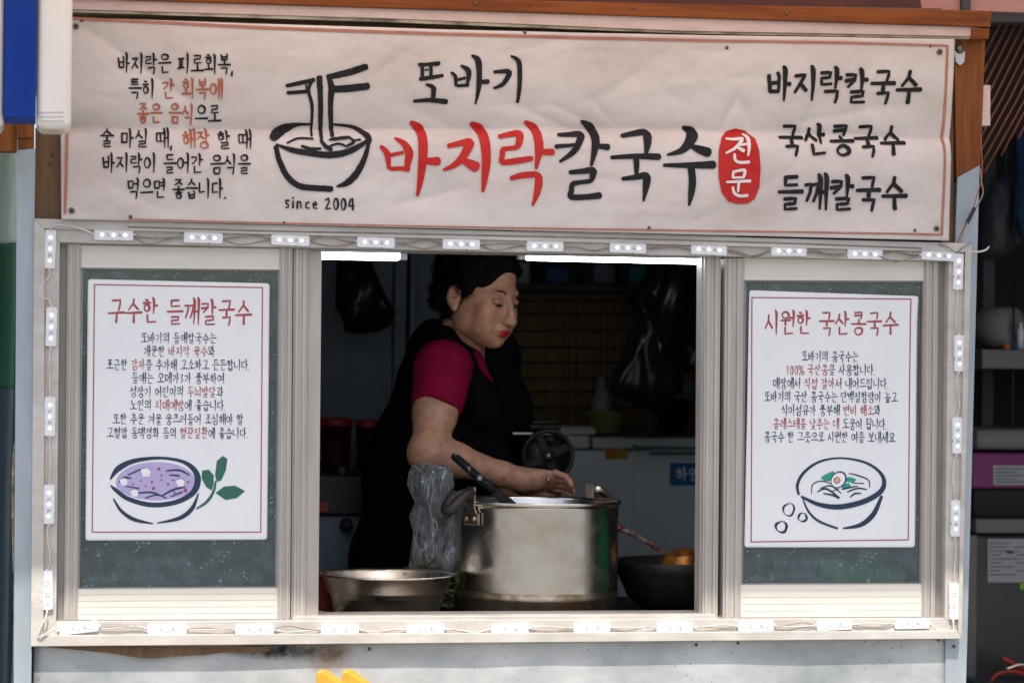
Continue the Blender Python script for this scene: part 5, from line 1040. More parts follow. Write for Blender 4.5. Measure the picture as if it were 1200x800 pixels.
# ------------------------------------------------------------------ implicit-surface bodies
class SDF:
    def __init__(s, lo, hi, h):
        s.lo = np.array(lo, float); s.h = h; s.n = [int(math.ceil((hi[i] - lo[i]) / h)) + 1 for i in range(3)]
        s.F = np.full(s.n, .05, np.float32); s.ax = [(s.lo[i] + np.arange(s.n[i]) * h).astype(np.float32) for i in range(3)]
    def _sl(s, lo, hi):
        sl = []
        for i in range(3):
            a = max(0, int((lo[i] - s.lo[i]) / s.h) - 1); b = min(s.n[i], int((hi[i] - s.lo[i]) / s.h) + 2)
            if a >= b: return None
            sl.append(slice(a, b))
        return tuple(sl)
    def _put(s, sl, d, k, sub):
        A = s.F[sl]
        if sub:
            d = -d
            if k > 0: hh = np.clip(.5 - .5 * (A - d) / k, 0, 1); s.F[sl] = A * (1 - hh) + d * hh + k * hh * (1 - hh)
            else: s.F[sl] = np.maximum(A, d)
        else:
            if k > 0: hh = np.clip(.5 + .5 * (A - d) / k, 0, 1); s.F[sl] = A * (1 - hh) + d * hh - k * hh * (1 - hh)
            else: s.F[sl] = np.minimum(A, d)
    def ell(s, c, r, Mx=None, k=.01, sub=False):
        c = np.array(c, float); r = np.array(r, float); m = max(r) + k + .012; sl = s._sl(c - m, c + m)
        if sl is None: return
        X, Y, Z = np.meshgrid(*[s.ax[i][sl[i]] - np.float32(c[i]) for i in range(3)], indexing='ij')
        if Mx is not None: X, Y, Z = [X * Mx[0][i] + Y * Mx[1][i] + Z * Mx[2][i] for i in range(3)]      # columns are local axes
        k0 = np.sqrt((X / r[0]) ** 2 + (Y / r[1]) ** 2 + (Z / r[2]) ** 2) + 1e-6; k1 = np.sqrt((X / r[0] ** 2) ** 2 + (Y / r[1] ** 2) ** 2 + (Z / r[2] ** 2) ** 2) + 1e-6
        s._put(sl, (k0 * (k0 - 1) / k1).astype(np.float32), k, sub)
    def cap(s, a, b, ra, rb, k=.01, sub=False):
        a = np.array(a, float); b = np.array(b, float); m = max(ra, rb) + k + .012; sl = s._sl(np.minimum(a, b) - m, np.maximum(a, b) + m)
        if sl is None: return
        X, Y, Z = np.meshgrid(*[s.ax[i][sl[i]] - np.float32(a[i]) for i in range(3)], indexing='ij'); v = b - a; L = float(v @ v) + 1e-12
        t = np.clip((X * v[0] + Y * v[1] + Z * v[2]) / L, 0, 1)
        d = np.sqrt((X - t * v[0]) ** 2 + (Y - t * v[1]) ** 2 + (Z - t * v[2]) ** 2) - (ra + (rb - ra) * t); s._put(sl, d.astype(np.float32), k, sub)
    def cut(s, p, n, k=.003):
        """remove everything on the side n points to"""
        X, Y, Z = np.meshgrid(s.ax[0], s.ax[1], s.ax[2], indexing='ij'); n = np.array(n, float); n /= np.linalg.norm(n)
        s.F = np.maximum(s.F, ((X - p[0]) * n[0] + (Y - p[1]) * n[1] + (Z - p[2]) * n[2]).astype(np.float32))
    def mesh(s):
        F = s.F; ins = F < 0; c = np.zeros([i - 1 for i in s.n], np.int8)
        for dx in (0, 1):
            for dy in (0, 1):
                for dz in (0, 1): c += ins[dx:s.n[0] - 1 + dx, dy:s.n[1] - 1 + dy, dz:s.n[2] - 1 + dz]
        I = np.argwhere((c > 0) & (c < 8)); idx = np.full(c.shape, -1, np.int32); idx[tuple(I.T)] = np.arange(len(I))
        acc = np.zeros((len(I), 3)); cnt = np.zeros(len(I))
        corners = [(x, y, z) for x in (0, 1) for y in (0, 1) for z in (0, 1)]
        for a in corners:
            for ax in range(3):
                if a[ax]: continue
                b = list(a); b[ax] = 1
                fa = F[I[:, 0] + a[0], I[:, 1] + a[1], I[:, 2] + a[2]]; fb = F[I[:, 0] + b[0], I[:, 1] + b[1], I[:, 2] + b[2]]
                ok = (fa < 0) != (fb < 0); t = np.where(ok, fa / np.where(ok, fa - fb, 1), 0); q = np.array(a, float)[None] + t[:, None] * (np.array(b) - np.array(a))[None]
                acc[ok] += q[ok]; cnt[ok] += 1
        V = (I + acc / cnt[:, None]) * s.h + s.lo; faces = []
        for ax in range(3):
            o1, o2 = (ax + 1) % 3, (ax + 2) % 3
            A = [slice(None)] * 3; B = [slice(None)] * 3; A[ax] = slice(0, s.n[ax] - 1); B[ax] = slice(1, s.n[ax])
            ch = ins[tuple(A)] != ins[tuple(B)]; E = np.argwhere(ch); ok = (E[:, o1] > 0) & (E[:, o2] > 0) & (E[:, o1] < s.n[o1] - 1) & (E[:, o2] < s.n[o2] - 1); E = E[ok]
            fl = ins[tuple(A)][tuple(E.T)]
            def at(d1, d2): q = E.copy(); q[:, o1] -= d1; q[:, o2] -= d2; return idx[tuple(q.T)]
            Q = np.stack([at(1, 1), at(0, 1), at(0, 0), at(1, 0)], 1); Q = np.where(fl[:, None], Q, Q[:, ::-1]); faces.append(Q)
        return V, np.concatenate(faces)
def np_obj(name, V, Fc, m, parent, color=None, smooth=True):
    o0 = np.array(porigin(parent)) if parent else np.zeros(3); me = bpy.data.meshes.new(name); V = V - o0
    me.vertices.add(len(V)); me.vertices.foreach_set('co', V.astype(np.float32).ravel()); me.loops.add(len(Fc) * 4); me.loops.foreach_set('vertex_index', Fc.astype(np.int32).ravel())
    me.polygons.add(len(Fc)); me.polygons.foreach_set('loop_start', np.arange(0, len(Fc) * 4, 4, dtype=np.int32)); me.polygons.foreach_set('loop_total', np.full(len(Fc), 4, np.int32))
    me.polygons.foreach_set('use_smooth', np.ones(len(Fc), bool)); me.update(calc_edges=True); me.validate()
    me.materials.append(M[m])
    if color is not None:
        at = me.color_attributes.new('Col', 'FLOAT_COLOR', 'POINT'); at.data.foreach_set('color', np.c_[color, np.ones(len(color))].astype(np.float32).ravel())
    ob = bpy.data.objects.new(name, me); COL.objects.link(ob); ob.parent = parent; return ob

# ---- the cook
HC = P(564, 344, .70)
fa = R(-50); pit = R(15)
Fw = Vector((math.cos(fa) * math.cos(pit), math.sin(fa) * math.cos(pit), -math.sin(pit))); Rt = Vector((Fw.y, -Fw.x, 0)).normalized(); Up = Rt.cross(Fw).normalized()
HM = np.array([[Rt.x, Fw.x, Up.x], [Rt.y, Fw.y, Up.y], [Rt.z, Fw.z, Up.z]])       # local axes: right, forward, up
def hw(x, y, z): return np.array(HC) + HM @ np.array([x, y, z])
S_, E_, W_ = P(519, 432, .66), P(502, 529, .555), P(611, 562, .585)
SL, EL, WL = P(548, 455, 1.0), P(560, 575, .98), P(640, 612, .74)
NB = P(534, 404, .775)
torso = [((518, 446, .82), (.100, .13, .085)), ((510, 505, .82), (.125, .14, .125)), ((500, 570, .82), (.148, .145, .18)), ((498, 660, .82), (.17, .155, .16))]
cook = thing('person', 'woman with short dark hair in crimson top and black apron bending over the stock pot', 'person', P(500, 700, .82))
cook.location.z = .06
B = SDF((-.36, .40, 1.02), (.26, 1.12, 1.80), .0027)
Eh = lambda c, r, k=.012, sub=False, Mx=None: B.ell(hw(*c), r, HM if Mx is None else Mx, k, sub)
Eh((0, -.012, .040), (.074, .093, .088)); Eh((0, .030, -.030), (.062, .062, .082), .02); Eh((0, .048, -.082), (.043, .043, .036), .02); Eh((0, .072, -.100), (.020, .018, .016), .015)
for s in (-1, 1):
    Eh((s * .046, .004, -.062), (.020, .034, .034), .025); Eh((s * .040, .062, -.036), (.026, .022, .026), .018); Eh((s * .034, .058, -.068), (.026, .024, .026), .02)
    Eh((s * .024, .074, .021), (.021, .010, .008), .014)
    Eh((s * .031, .098, -.002), (.018, .012, .011), .012, True)
    Eh((s * .030, .0755, -.004), (.0150, .0125, .0110), .004); Eh((s * .030, .079, .002), (.0165, .0105, .0058), .004)      # lowered lids
    Eh((s * .030, .080, -.016), (.014, .006, .0045), .006)
    Eh((s * .030, .0895, -.0085), (.0125, .0022, .0010), .0015, True)
    Eh((s * .0125, .100, -.044), (.0085, .011, .0075), .006)
    Eh((s * .0065, .108, -.0525), (.0035, .005, .003), .002, True)
    t = hw(s * .077, -.018, -.012); ER = HM @ np.array([[math.cos(s * .35), -math.sin(s * .35), 0], [math.sin(s * .35), math.cos(s * .35), 0], [0, 0, 1]])
    B.ell(t, (.0085, .019, .031), ER, .006); B.ell(hw(s * .083, -.015, -.004), (.0065, .0095, .015), ER, .004, True); B.ell(hw(s * .0775, -.010, -.038), (.007, .009, .011), ER, .006)
    B.cap(hw(s * .021, .098, -.046), hw(s * .033, .078, -.076), .0022, .0016, .005, True)      # fold from nose to mouth
B.cap(hw(0, .086, .010), hw(0, .112, -.040), .0075, .0105, .012); Eh((0, .110, -.043), (.011, .010, .010), .008)
Eh((0, .092, -.066), (.022, .010, .012), .012)
Eh((0, .0965, -.0705), (.0205, .0070, .0044), .004); Eh((0, .0950, -.0780), (.0175, .0075, .0052), .004); B.cap(hw(-.020, .097, -.0748), hw(.020, .097, -.0748), .0012, .0012, .001, True)
B.cap(hw(0, .098, -.0748), hw(0, .108, -.0748), .0012, .0012, .002, True)
Eh((0, .094, -.090), (.014, .004, .003), .006, True)
B.cap(hw(0, -.032, -.04), NB, .047, .050, .014); B.cap(hw(0, -.012, -.05), lerp(NB, P(552, 428, .75), .6), .043, .046, .012)
for c, r in torso: B.ell(P(*c), [q - .012 for q in r], None, .06)
B.cap(S_, lerp(S_, E_, .55), .050, .048, .04); B.cap(lerp(S_, E_, .55), E_, .048, .040, .03); B.ell(E_ + Vector((-.012, -.004, -.012)), (.030, .032, .030), None, .03)
fm = lerp(E_, W_, .30); B.cap(E_, fm, .040, .038, .03); B.cap(fm, lerp(E_, W_, .8), .038, .028, .02); B.cap(lerp(E_, W_, .8), W_, .029, .026, .015)
B.cap(lerp(S_, E_, .80) + Vector((.05, -.030, 0)), E_ + Vector((.030, -.044, .035)), .003, .002, .008, True)
B.cap(NB + Vector((-.01, .02, -.055)), S_ + Vector((0, 0, -.01)), .035, .050, .03); B.cap(NB + Vector((0, .02, -.05)), SL, .035, .05, .03)
B.cap(SL, EL, .055, .043, .04); B.cap(EL, WL, .043, .027, .02)
# right hand: palm, four unequal curled fingers, thumb
def hand(W, fd, side, upv, k=1.0, curl=1.0):
    fd = fd.normalized(); side = (side - fd * side.dot(fd)).normalized(); upv = fd.cross(side) * (1 if fd.cross(side).dot(upv) > 0 else -1)
    Mx = np.array([[fd.x, side.x, upv.x], [fd.y, side.y, upv.y], [fd.z, side.z, upv.z]])
    B.cap(W, W + fd * .03, .026, .026, .02); B.ell(W + fd * .050, (.044, .036, .017), Mx, .016)
    for i, (off, L) in enumerate(((-.030, .064), (-.010, .074), (.010, .069), (.029, .055))):
        k0 = W + fd * (.080 - .05 * abs(off)) + side * off; a1, a2, a3 = [R(q) * curl for q in (18 + 5 * i, 62 + 4 * i, 100)]
        p = k0
        for seg, (an, l, r0_, r1_) in enumerate(((a1, L * .46, .0088, .0080), (a2, L * .32, .0080, .0074), (a3, L * .24, .0074, .0060))):
            q = p + (fd * math.cos(an) - upv * math.sin(an)) * l; B.cap(p, q, r0_, r1_, .002 if seg else .004); p = q
    t0 = W + fd * .022 - side * .022; t1 = t0 + (fd * .75 - side * .55 - upv * .25).normalized() * .036; t2 = t1 + (fd * .95 - side * .1 - upv * .35).normalized() * .028; t3 = t2 + (fd * .9 + side * .15 - upv * .4).normalized() * .022
    B.cap(t0, t1, .014, .0115, .01); B.cap(t1, t2, .0112, .0098, .004); B.cap(t2, t3, .0098, .0075, .004)
    return Mx
hd = (P(664, 563, .575) - W_).normalized()
hand(W_, hd, Vector((.10, -.75, .62)), Vector((0, -.6, 1)), 1, .75)
hand(WL, (P(672, 604, .68) - WL), Vector((.3, .6, -.3)), Vector((-.2, .2, 1)), 1, .6)
V, Fc = B.mesh()
# keep the part of the body that shows as skin in one piece
loc = (V - np.array(HC)) @ HM
base = np.array([.42, .215, .132]); C = np.tile(base, (len(V), 1)); dist = np.linalg.norm(loc, axis=1); head = dist < .17
def paint(mask, col, a): C[:] = C * (1 - (mask * a)[:, None]) + np.array(col) * (mask * a)[:, None]
def blob(c, r): return np.clip(1.6 - 1.6 * np.sqrt((((loc - np.array(c)) / np.array(r)) ** 2).sum(1)), 0, 1) * head
for s in (-1, 1):
    paint(blob((s * .042, .075, -.036), (.034, .04, .028)), (.44, .19, .125), .5)
    paint(blob((s * .030, .086, -.002), (.024, .03, .017)), (.30, .15, .10), .6)  # eye socket shade painted into the skin
    paint(blob((s * .030, .089, -.0088), (.0175, .02, .0060)), (.012, .008, .007), 1.0)
    paint(blob((s * .078, -.014, -.010), (.012, .012, .02)), (.50, .20, .14), .5)
paint(blob((0, .112, -.045), (.018, .02, .014)), (.45, .20, .14), .5)
lipm = np.clip(blob((0, .1005, -.0702), (.0265, .022, .0060)) + blob((0, .099, -.0795), (.0225, .022, .0068)), 0, 1); paint(np.clip(lipm * 2.2, 0, 1), (.40, .012, .022), 1.0)
paint(blob((0, .10, -.0750), (.022, .02, .0013)), (.10, .004, .008), .9)
W0 = np.array(W_); dh = np.linalg.norm(V - (W0 + np.array(hd) * .10), axis=1); paint(np.clip(1.3 - dh / .055, 0, 1) * 1.0, (.52, .20, .15), .55)
rv = CAM
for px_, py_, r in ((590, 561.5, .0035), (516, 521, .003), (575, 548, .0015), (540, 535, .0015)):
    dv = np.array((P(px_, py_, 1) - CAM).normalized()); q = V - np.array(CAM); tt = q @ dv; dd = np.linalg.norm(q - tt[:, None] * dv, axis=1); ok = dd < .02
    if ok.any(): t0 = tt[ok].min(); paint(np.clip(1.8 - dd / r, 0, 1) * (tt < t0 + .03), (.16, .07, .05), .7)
body = np_obj('body', V, Fc, 'skin', cook, C)
# eyebrows, lashes, ring
HV_ = V[head]
def on_face(s, pts, lift):
    out = []
    for x, y, z in pts:
        q = np.array([s * x, z]); l2 = loc[head]; m = (l2[:, 1] > .03); d = (l2[m][:, 0] - q[0]) ** 2 + (l2[m][:, 2] - q[1]) ** 2; i = np.argsort(d)[:6]
        out.append(Vector(HV_[m][i].mean(0)) + Fw * lift)
    return out
for s in (-1, 1):
    if s < 0: continue
    b = MB(); b.tube(on_face(s, [(.014, 0, .0185), (.022, 0, .0235), (.032, 0, .0260), (.041, 0, .0240), (.046, 0, .0205)][:5 if s > 0 else 3], .0012), [.0010, .0019, .0020, .0016, .0008][:5 if s > 0 else 3], 6); obj('eyebrow', b, 'hair', cook)
    b = MB(); b.tube(on_face(s, [(.0165, 0, -.0085), (.023, 0, -.0095), (.030, 0, -.0100), (.038, 0, -.0085), (.045, 0, -.0050)][:5 if s > 0 else 3], .0006), [.0008, .0018, .0020, .0018, .0009][:5 if s > 0 else 3], 6); obj('eyelash', b, 'hair', cook)
b = MB(); rc = P(643, 562, .548); b.ball(rc, (.0035, .0035, .0028)); rg = [rc + Vector((0, .011 * math.cos(t) + .011, .011 * math.sin(t))) for t in [i * math.pi / 8 for i in range(16)]]; b.tube(rg, .0012, 6, closed=True); obj('ring', b, 'ring', cook)
# hair: one lumpy permed mass with loose curls
Hs = SDF(np.array(HC) - .17, np.array(HC) + .19, .0034); hr = random.Random(11)
Hs.ell(hw(0, -.022, .052), (.088, .100, .092), HM, .01); Hs.ell(hw(0, -.062, .0), (.076, .058, .078), HM, .02)
for i in range(190):
    u, v2 = hr.uniform(-1, 1), hr.uniform(0, 6.28); st = math.sqrt(1 - u * u); d = np.array([st * math.cos(v2), st * math.sin(v2), u])
    c = np.array([0, -.022, .052]) + d * np.array([.084, .096, .088]) if i % 3 else np.array([0, -.06, .0]) + d * np.array([.074, .058, .076])
    x, y, z = c
    if y > .055 and z < .085 or (y > .01 and z < .022) or (y > -.012 and z < .0): continue
    Hs.ell(hw(*c), [hr.uniform(.012, .021)] * 3, None, .006)
Hs.ell(hw(0, .108, .014), (.060, .060, .062), HM, .010, True)          # open face
for s in (-1, 1):
    Hs.ell(hw(s * .085, .044, -.012), (.03, .042, .052), HM, .008, True); Hs.ell(hw(s * .086, -.016, -.018), (.024, .021, .030), HM, .006, True)
    Hs.ell(hw(s * .076, .016, .022), (.014, .020, .026), HM, .008)
Hs.cut(hw(0, -.05, -.075), HM @ np.array([0, .25, -1]))
Vh, Fh = Hs.mesh(); hair = np_obj('hair', Vh, Fh, 'hair', cook)
b = MB(); pick = np.random.RandomState(4).choice(len(Vh), 3600)
cen = np.array(hw(0, -.02, .045))
for i in pick:
    p = Vr = Vector(Vh[i]); n = (p - Vector(cen)).normalized(); lz = (np.array(p) - np.array(HC)) @ HM
    if lz[1] > .02 and lz[2] < .10: continue
    t = n.orthogonal(); t.rotate(Matrix.Rotation(hr.uniform(0, 6.28), 3, n)); q = n.cross(t); rad = hr.uniform(.004, .009); pts = []
    for j in range(7):
        a = j * .75; pts.append(p + n * (.001 + .0011 * j) * hr.uniform(.7, 1.2) + (t * math.cos(a) + q * math.sin(a)) * rad * (.6 + .06 * j) - t * rad * .6)
    b.tube(pts, [.0007, .0007, .0007, .0006, .0005, .0004, .0002], 3)
obj('curls', b, 'hair', hair)
# crimson top: sleeve and neckline, black apron over the trunk
T = SDF((-.36, .40, 1.02), (.10, 1.12, 1.66), .0045)
hem = lerp(S_, E_, .70); T.cap(S_, hem, .065, .064, .02); T.cap(P(543, 424, .73), S_, .040, .062, .03); T.cap(P(543, 420, .73), P(563, 450, .735), .036, .03, .03)
T.ell(P(*torso[0][0]), [q - .004 for q in torso[0][1]], None, .05)
hn = (E_ - S_).normalized(); T2 = lerp(S_, E_, .50)
X, Y, Z = np.meshgrid(*T.ax, indexing='ij'); dpl = ((X - T2.x) * hn.x + (Y - T2.y) * hn.y + (Z - T2.z) * hn.z + .004 * np.sin(X * 50)).astype(np.float32)
near = (((X - S_.x) ** 2 + (Y - S_.y) ** 2) < .03); T.F = np.where(near & (Y < .74), np.maximum(T.F, dpl), T.F)
T.F += (.0036 * np.sin(X * 62 + Z * 48 + Y * 20 + 2 * np.sin(Z * 25)) * np.clip((dpl + .16) * 8, 0, 1)).astype(np.float32)
V2, F2 = T.mesh(); np_obj('crimson_top', V2, F2, 'crimson', cook)
T = SDF((-.42, .52, .05), (.16, 1.16, 1.66), .0065)
for c, r in torso: T.ell(P(*c), [q + .012 for q in r], None, .045)
pl_ = P(498, 720, .82); T.cap(P(498, 670, .82), (pl_.x - .01, .82, .62), .165, .185, .06)
T.ell(P(498, 408, .80), (.040, .08, .040), None, .03); T.cap(P(508, 397, .82), P(525, 405, .735), .050, .048, .02); T.cap(P(525, 405, .735), P(541, 418, .69), .046, .036, .02); T.cap(P(540, 416, .70), P(566, 480, .695), .030, .05, .03); T.cap(P(560, 452, .76), P(572, 540, .74), .03, .06, .06)
for sx in (-.085, .075): T.cap((pl_.x + sx, .82, .80), (pl_.x + sx, .82, .14), .095, .06, .03); T.ell((pl_.x + sx + .03, .79, .105), (.12, .05, .042), None, .03)
X, Y, Z = np.meshgrid(*T.ax, indexing='ij')
T.F += (.004 * np.sin(X * 30 + Z * 11) * np.sin(Z * 9 + Y * 14)).astype(np.float32)
T.cap(lerp(S_, E_, .04) + Vector((-.004, -.05, .0)), lerp(S_, E_, .6) + Vector((.0, -.03, .0)), .074, .078, .006, True)
T.cap(hw(0, .0, -.06), lerp(NB, P(557, 430, .72), .9), .0475, .047, .006, True)
V3, F3 = T.mesh(); np_obj('black_apron', V3, F3, 'vest', cook)

# ---- second person far back, seen from behind
sy = 1.35; c2 = P(577, 424, sy)
D2 = SDF((c2.x - .30, sy - .22, .70), (c2.x + .34, sy + .24, c2.z + .16), .009)
D2.ell(c2, (.078, .092, .105), None, .01); D2.cap(c2 - Vector((0, 0, .05)), P(577, 452, sy), .055, .07, .04)
D2.cap(P(562, 470, sy), P(588, 472, sy), .065, .065, .03); D2.cap(P(572, 495, sy), (c2.x, sy, .80), .115, .15, .05); D2.cap(P(596, 474, sy), P(612, 530, sy), .048, .045, .04); D2.cap(P(550, 474, sy), P(542, 520, sy), .06, .05, .05)
V4, F4 = D2.mesh(); p2 = thing('person', 'second person in black sitting with the back turned deep behind the cook', 'person', (c2.x, sy, .06))
M['blackcloth'] = mat('black_jacket_cloth', (.006, .006, .007), .9, spec=.2); np_obj('body', V4, F4, 'blackcloth', p2)
b = MB(); b.box((c2.x - .2, sy - .2, .06), (c2.x + .2, sy + .2, .45)); b.box((c2.x - .2, sy - .22, .45), (c2.x + .2, sy + .22, .50)); tag(obj('stool', b, 'dark', None, bevel=.01), 'dark box stool under the seated second person', 'stool')
b = MB(); b.tube([(c2.x - .08, sy, .88), (c2.x - .09, sy - .02, .60), (c2.x - .09, sy + .32, .54), (c2.x - .09, sy + .34, .10)], [.11, .10, .075, .05], 14); b.tube([(c2.x + .08, sy, .88), (c2.x + .09, sy - .02, .60), (c2.x + .09, sy + .32, .54), (c2.x + .09, sy + .34, .10)], [.11, .10, .075, .05], 14); obj('trousers', b, 'blackcloth', p2)
# ------------------------------------------------------------------ projecting sign at the upper left, seen on its edge
ya, yb = -.36, -.24
sg = thing('projecting_sign', 'white plastic light box sign with a blue metal edge jutting out at the upper left', 'sign', P(42, 150, ya))
zt = 2.75
def signbox(x0, x1, pyb, y0, y1, m, name, bev):
    a, c = P(x0, pyb, y0), P(x1, pyb, y0); b = MB(); b.box((a.x, y0, a.z), (c.x, y1, zt)); o = obj(name, b, m, sg); fixrecalc(o)
    md = o.modifiers.new('bevel', 'BEVEL'); md.width = bev; md.segments = 5; md.limit_method = 'ANGLE'; return o
signbox(4.5, 41.5, 137, ya - .004, yb, 'blue', 'blue_edge', .0015)
signbox(42.2, 83.5, 150, ya, yb + .01, 'acrylic', 'white_face', .016); signbox(-38, 3.8, 150, ya, yb + .01, 'acrylic', 'white_face', .016)
b = MB()
for k in range(3): b.tube([P(46, 131 + 5 * k, ya - .0005), P(74, 131 + 5 * k, ya - .0005)], .0022, 6)
obj('moulded_rib', b, 'acrylic', sg)
b = MB(); q = P(23, 60, yb); b.box((q.x - .02, yb - .02, 2.40), (q.x + .02, .05, 2.43)); b.box((q.x - .02, yb - .02, 2.60), (q.x + .02, .05, 2.63)); obj('bracket', b, 'galv_post', sg)
# tarpaulin sheet hanging beside the stall
tp = thing('side_tarpaulin', 'green and grey plastic tarpaulin hanging beside the left post', 'tarpaulin', P(4, 700, .25)); ty = .22
def tarp(z0, z1):
    def f(u, v):
        x = lerp(P(-160, 500, ty).x, P(19.5, 500, ty).x, u); z = lerp(z0, z1, v); return Vector((x, ty + .03 * math.sin(u * 24 + .6 * math.sin(z * 2)) + .012 * noise.noise(Vector((u * 9, z * 3, 1))), z))
    return f
z1, z2, z3 = P(10, 178, ty).z, P(10, 285, ty).z, P(10, 455, ty).z
for n_, (a, c, m) in {'pale_band': (z2, z1 + .1, 'tarpclear'), 'green_band': (z3, z2, 'tarp'), 'slate_band': (.03, z3, 'tarpnavy')}.items():
    obj(n_, MB().grid(tarp(a, c), 60, 30), m, tp, solid=.001)
b = MB(); b.tube([(P(18.5, 500, ty - .02).x, ty - .02, .03), (P(17.5, 250, ty - .02).x, ty - .02, z1 + .05)], .0045, 8); obj('hem_highlight', b, 'edge', tp)  # cream cord stands in for the highlight along the tarpaulin's edge
# ------------------------------------------------------------------ neighbouring stall at the right, out of focus
ny = 1.35
ns = thing('neighbour_stall', 'dim neighbouring stall with shelves behind the right post', 'food stall', (P(1180, 700, ny).x, ny + .5, 0))
xa, xb = P(1128, 500, ny).x, P(1330, 500, ny).x
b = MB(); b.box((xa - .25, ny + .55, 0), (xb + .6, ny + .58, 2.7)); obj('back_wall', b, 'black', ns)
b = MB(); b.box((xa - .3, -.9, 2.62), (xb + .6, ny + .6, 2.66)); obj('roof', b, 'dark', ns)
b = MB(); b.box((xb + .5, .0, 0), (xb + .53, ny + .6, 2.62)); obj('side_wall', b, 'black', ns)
b = MB(); a = P(1150, 300, ny + .4); c = P(1163, 300, ny + .4); b.box((a.x, ny + .38, 0), (c.x, ny + .41, 2.6)); obj('wall_post', b, 'dark', ns)
def shelf(py, x0, yd, m, lab, th=.03, dep=.35):
    a = P(x0, py, yd); b = MB(); b.box((a.x, yd, a.z - th), (xb + .3, yd + dep, a.z)); obj('shelf', b, m, ns, bevel=.003, label=lab); return a.z
zs1 = shelf(409, 1151, ny + .1, 'shelfgrey', 'upper grey shelf', .055); zs2 = shelf(573, 1140, ny, 'magenta', None, .02) if 0 else None
c = P(1165, 386, ny + .2); rl = MB(); c.z = zs1 + .062; c.x += .02
rl.lathe([(.018, -.05), (.06, -.05), (.062, .0), (.06, .05), (.018, .05), (.018, -.05)], (0, 0, 0), 40, axis='y'); rl.v = [Matrix.Rotation(R(35), 3, 'Z') @ v + c for v in rl.v]
tag(obj('tissue_roll', rl, 'paperroll', None, origin=(c.x, c.y, zs1)), 'white paper roll lying on the upper grey shelf', 'paper roll')
def side_box(name, label, cat, x0, y0, x1, y1, yd, dep, m, bev=.006):
    b = MB(); a, c = P(x0, y1, yd), P(x1, y0, yd); b.box((a.x, yd, a.z), (c.x, yd + dep, c.z)); o = obj(name, b, m, None, bevel=bev); fixrecalc(o); return tag(o, label, cat)
q0 = P(1188, 405, ny + .15)
for i, (x, m, h) in enumerate(((1180, 'orange', 8), (1187, 'signblue', 11), (1196, 'whiteplastic', 34))):
    c = P(x, 409, ny + .13); r = 4.5 * px2m(ny); b = MB(); hh = h * px2m(ny); b.lathe([(.0001, 0), (r, 0), (r, hh * .7), (r * .5, hh * .85), (r * .5, hh), (.0001, hh)], (c.x, ny + .13, zs1), 18)
    tag(obj('small_bottle', b, m, None, origin=(c.x, ny + .13, zs1)), ['tiny orange bottle beside the paper roll', 'tiny blue bottle between the paper roll and a white bottle', 'white bottle at the picture edge on the upper grey shelf'][i], 'bottle')
a = P(1139, 502, ny); zc = P(1139, 573, ny).z - .02
ct = thing('side_counter', 'white topped counter stacked with boxes in the neighbouring stall', 'counter', (a.x + .2, ny, 0))
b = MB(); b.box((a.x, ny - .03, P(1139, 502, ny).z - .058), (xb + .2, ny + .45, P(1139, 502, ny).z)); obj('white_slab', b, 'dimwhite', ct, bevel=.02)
b = MB(); zf = P(1139, 607, ny).z; b.box((a.x, ny - .035, zf - .04), (xb + .2, ny + .45, zf)); obj('grey_slab', b, 'shelfgrey', ct, bevel=.004)
b = MB(); b.box((a.x + .0, ny + .30, zf + .001), (a.x + .02, ny + .44, P(1139, 502, ny).z - .059)); b.box((xb + .1, ny + .30, zf + .001), (xb + .12, ny + .44, P(1139, 502, ny).z - .059)); obj('slab_support', b, 'dark', ct)
o = side_box('magenta_crate', 'magenta plastic crate with a paper label on the grey slab', 'crate', 1138, 530, 1260, 572, ny + .02, .28, 'magenta'); dz = zf - o.location.z
b = MB(); b.pr(1164, 545, 1235, 568, ny + .0165, ny + .0195); l = obj('paper_label', b, 'notice', o)
fsf = lambda px, py, lift=0.0: P(px, py, ny + .0155 - lift)
b = MB(); [ribbon(b, [(1167, y, 1.1), (1200 - (i % 2) * 8, y, 1.1)], fsf, 0, False, 3) for i, y in enumerate((549, 553, 557, 561, 564.5))]; obj('print_lines', b, 'dark', l)
b = MB(); b.box((P(1138, 573, ny + .05).x, ny + .03, zf + .001), (xb + .1, ny + .3, P(1138, 572.5, ny + .02).z - .001)); tag(obj('black_tray', b, 'black', None, bevel=.006), 'flat black tray under the magenta crate', 'tray')
crumple_bag('black_plastic_bag', 'black plastic bag lying over the magenta crate', [(1140, 509), (1160, 512), (1185, 508), (1215, 510), (1240, 520), (1240, 531), (1140, 531)], ny + .12, .05, 21)
fg = thing('drinks_fridge', 'dark fridge with a white notice sheet low at the right edge', 'fridge', (P(1200, 800, ny).x, ny, 0))
b = MB(); a = P(1142, 620, ny); b.box((a.x, ny + .0, .0), (xb + .2, ny + .42, zf - .045)); obj('fridge_body', b, 'cabinet', fg, bevel=.01)
b = MB(); a = P(1133, 620, ny - .02); c = P(1145, 620, ny - .02); b.box((a.x, ny - .03, .0), (c.x, ny - .002, zf - .045)); obj('door_edge', b, 'shelfgrey', fg, bevel=.004)
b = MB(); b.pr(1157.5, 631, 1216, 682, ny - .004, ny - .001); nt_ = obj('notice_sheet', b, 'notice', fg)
nsf = lambda px, py, lift=0.0: P(px, py, ny - .005 - lift)
b = MB(); rq = random.Random(9)
for i in range(9):
    y = 636 + i * 4.6; ribbon(b, [(1160, y, .9), (1172 + rq.uniform(0, 26), y, .9)], nsf, 0, False, 3); 
    if i % 2: ribbon(b, [(1188 + rq.uniform(0, 6), y, .9), (1204, y, .9)], nsf, 0, False, 3)
ribbon(b, [(1180, 647, 2.6), (1187, 647, 2.6)], nsf, 0, False, 2); obj('print_lines', b, 'dark', nt_)
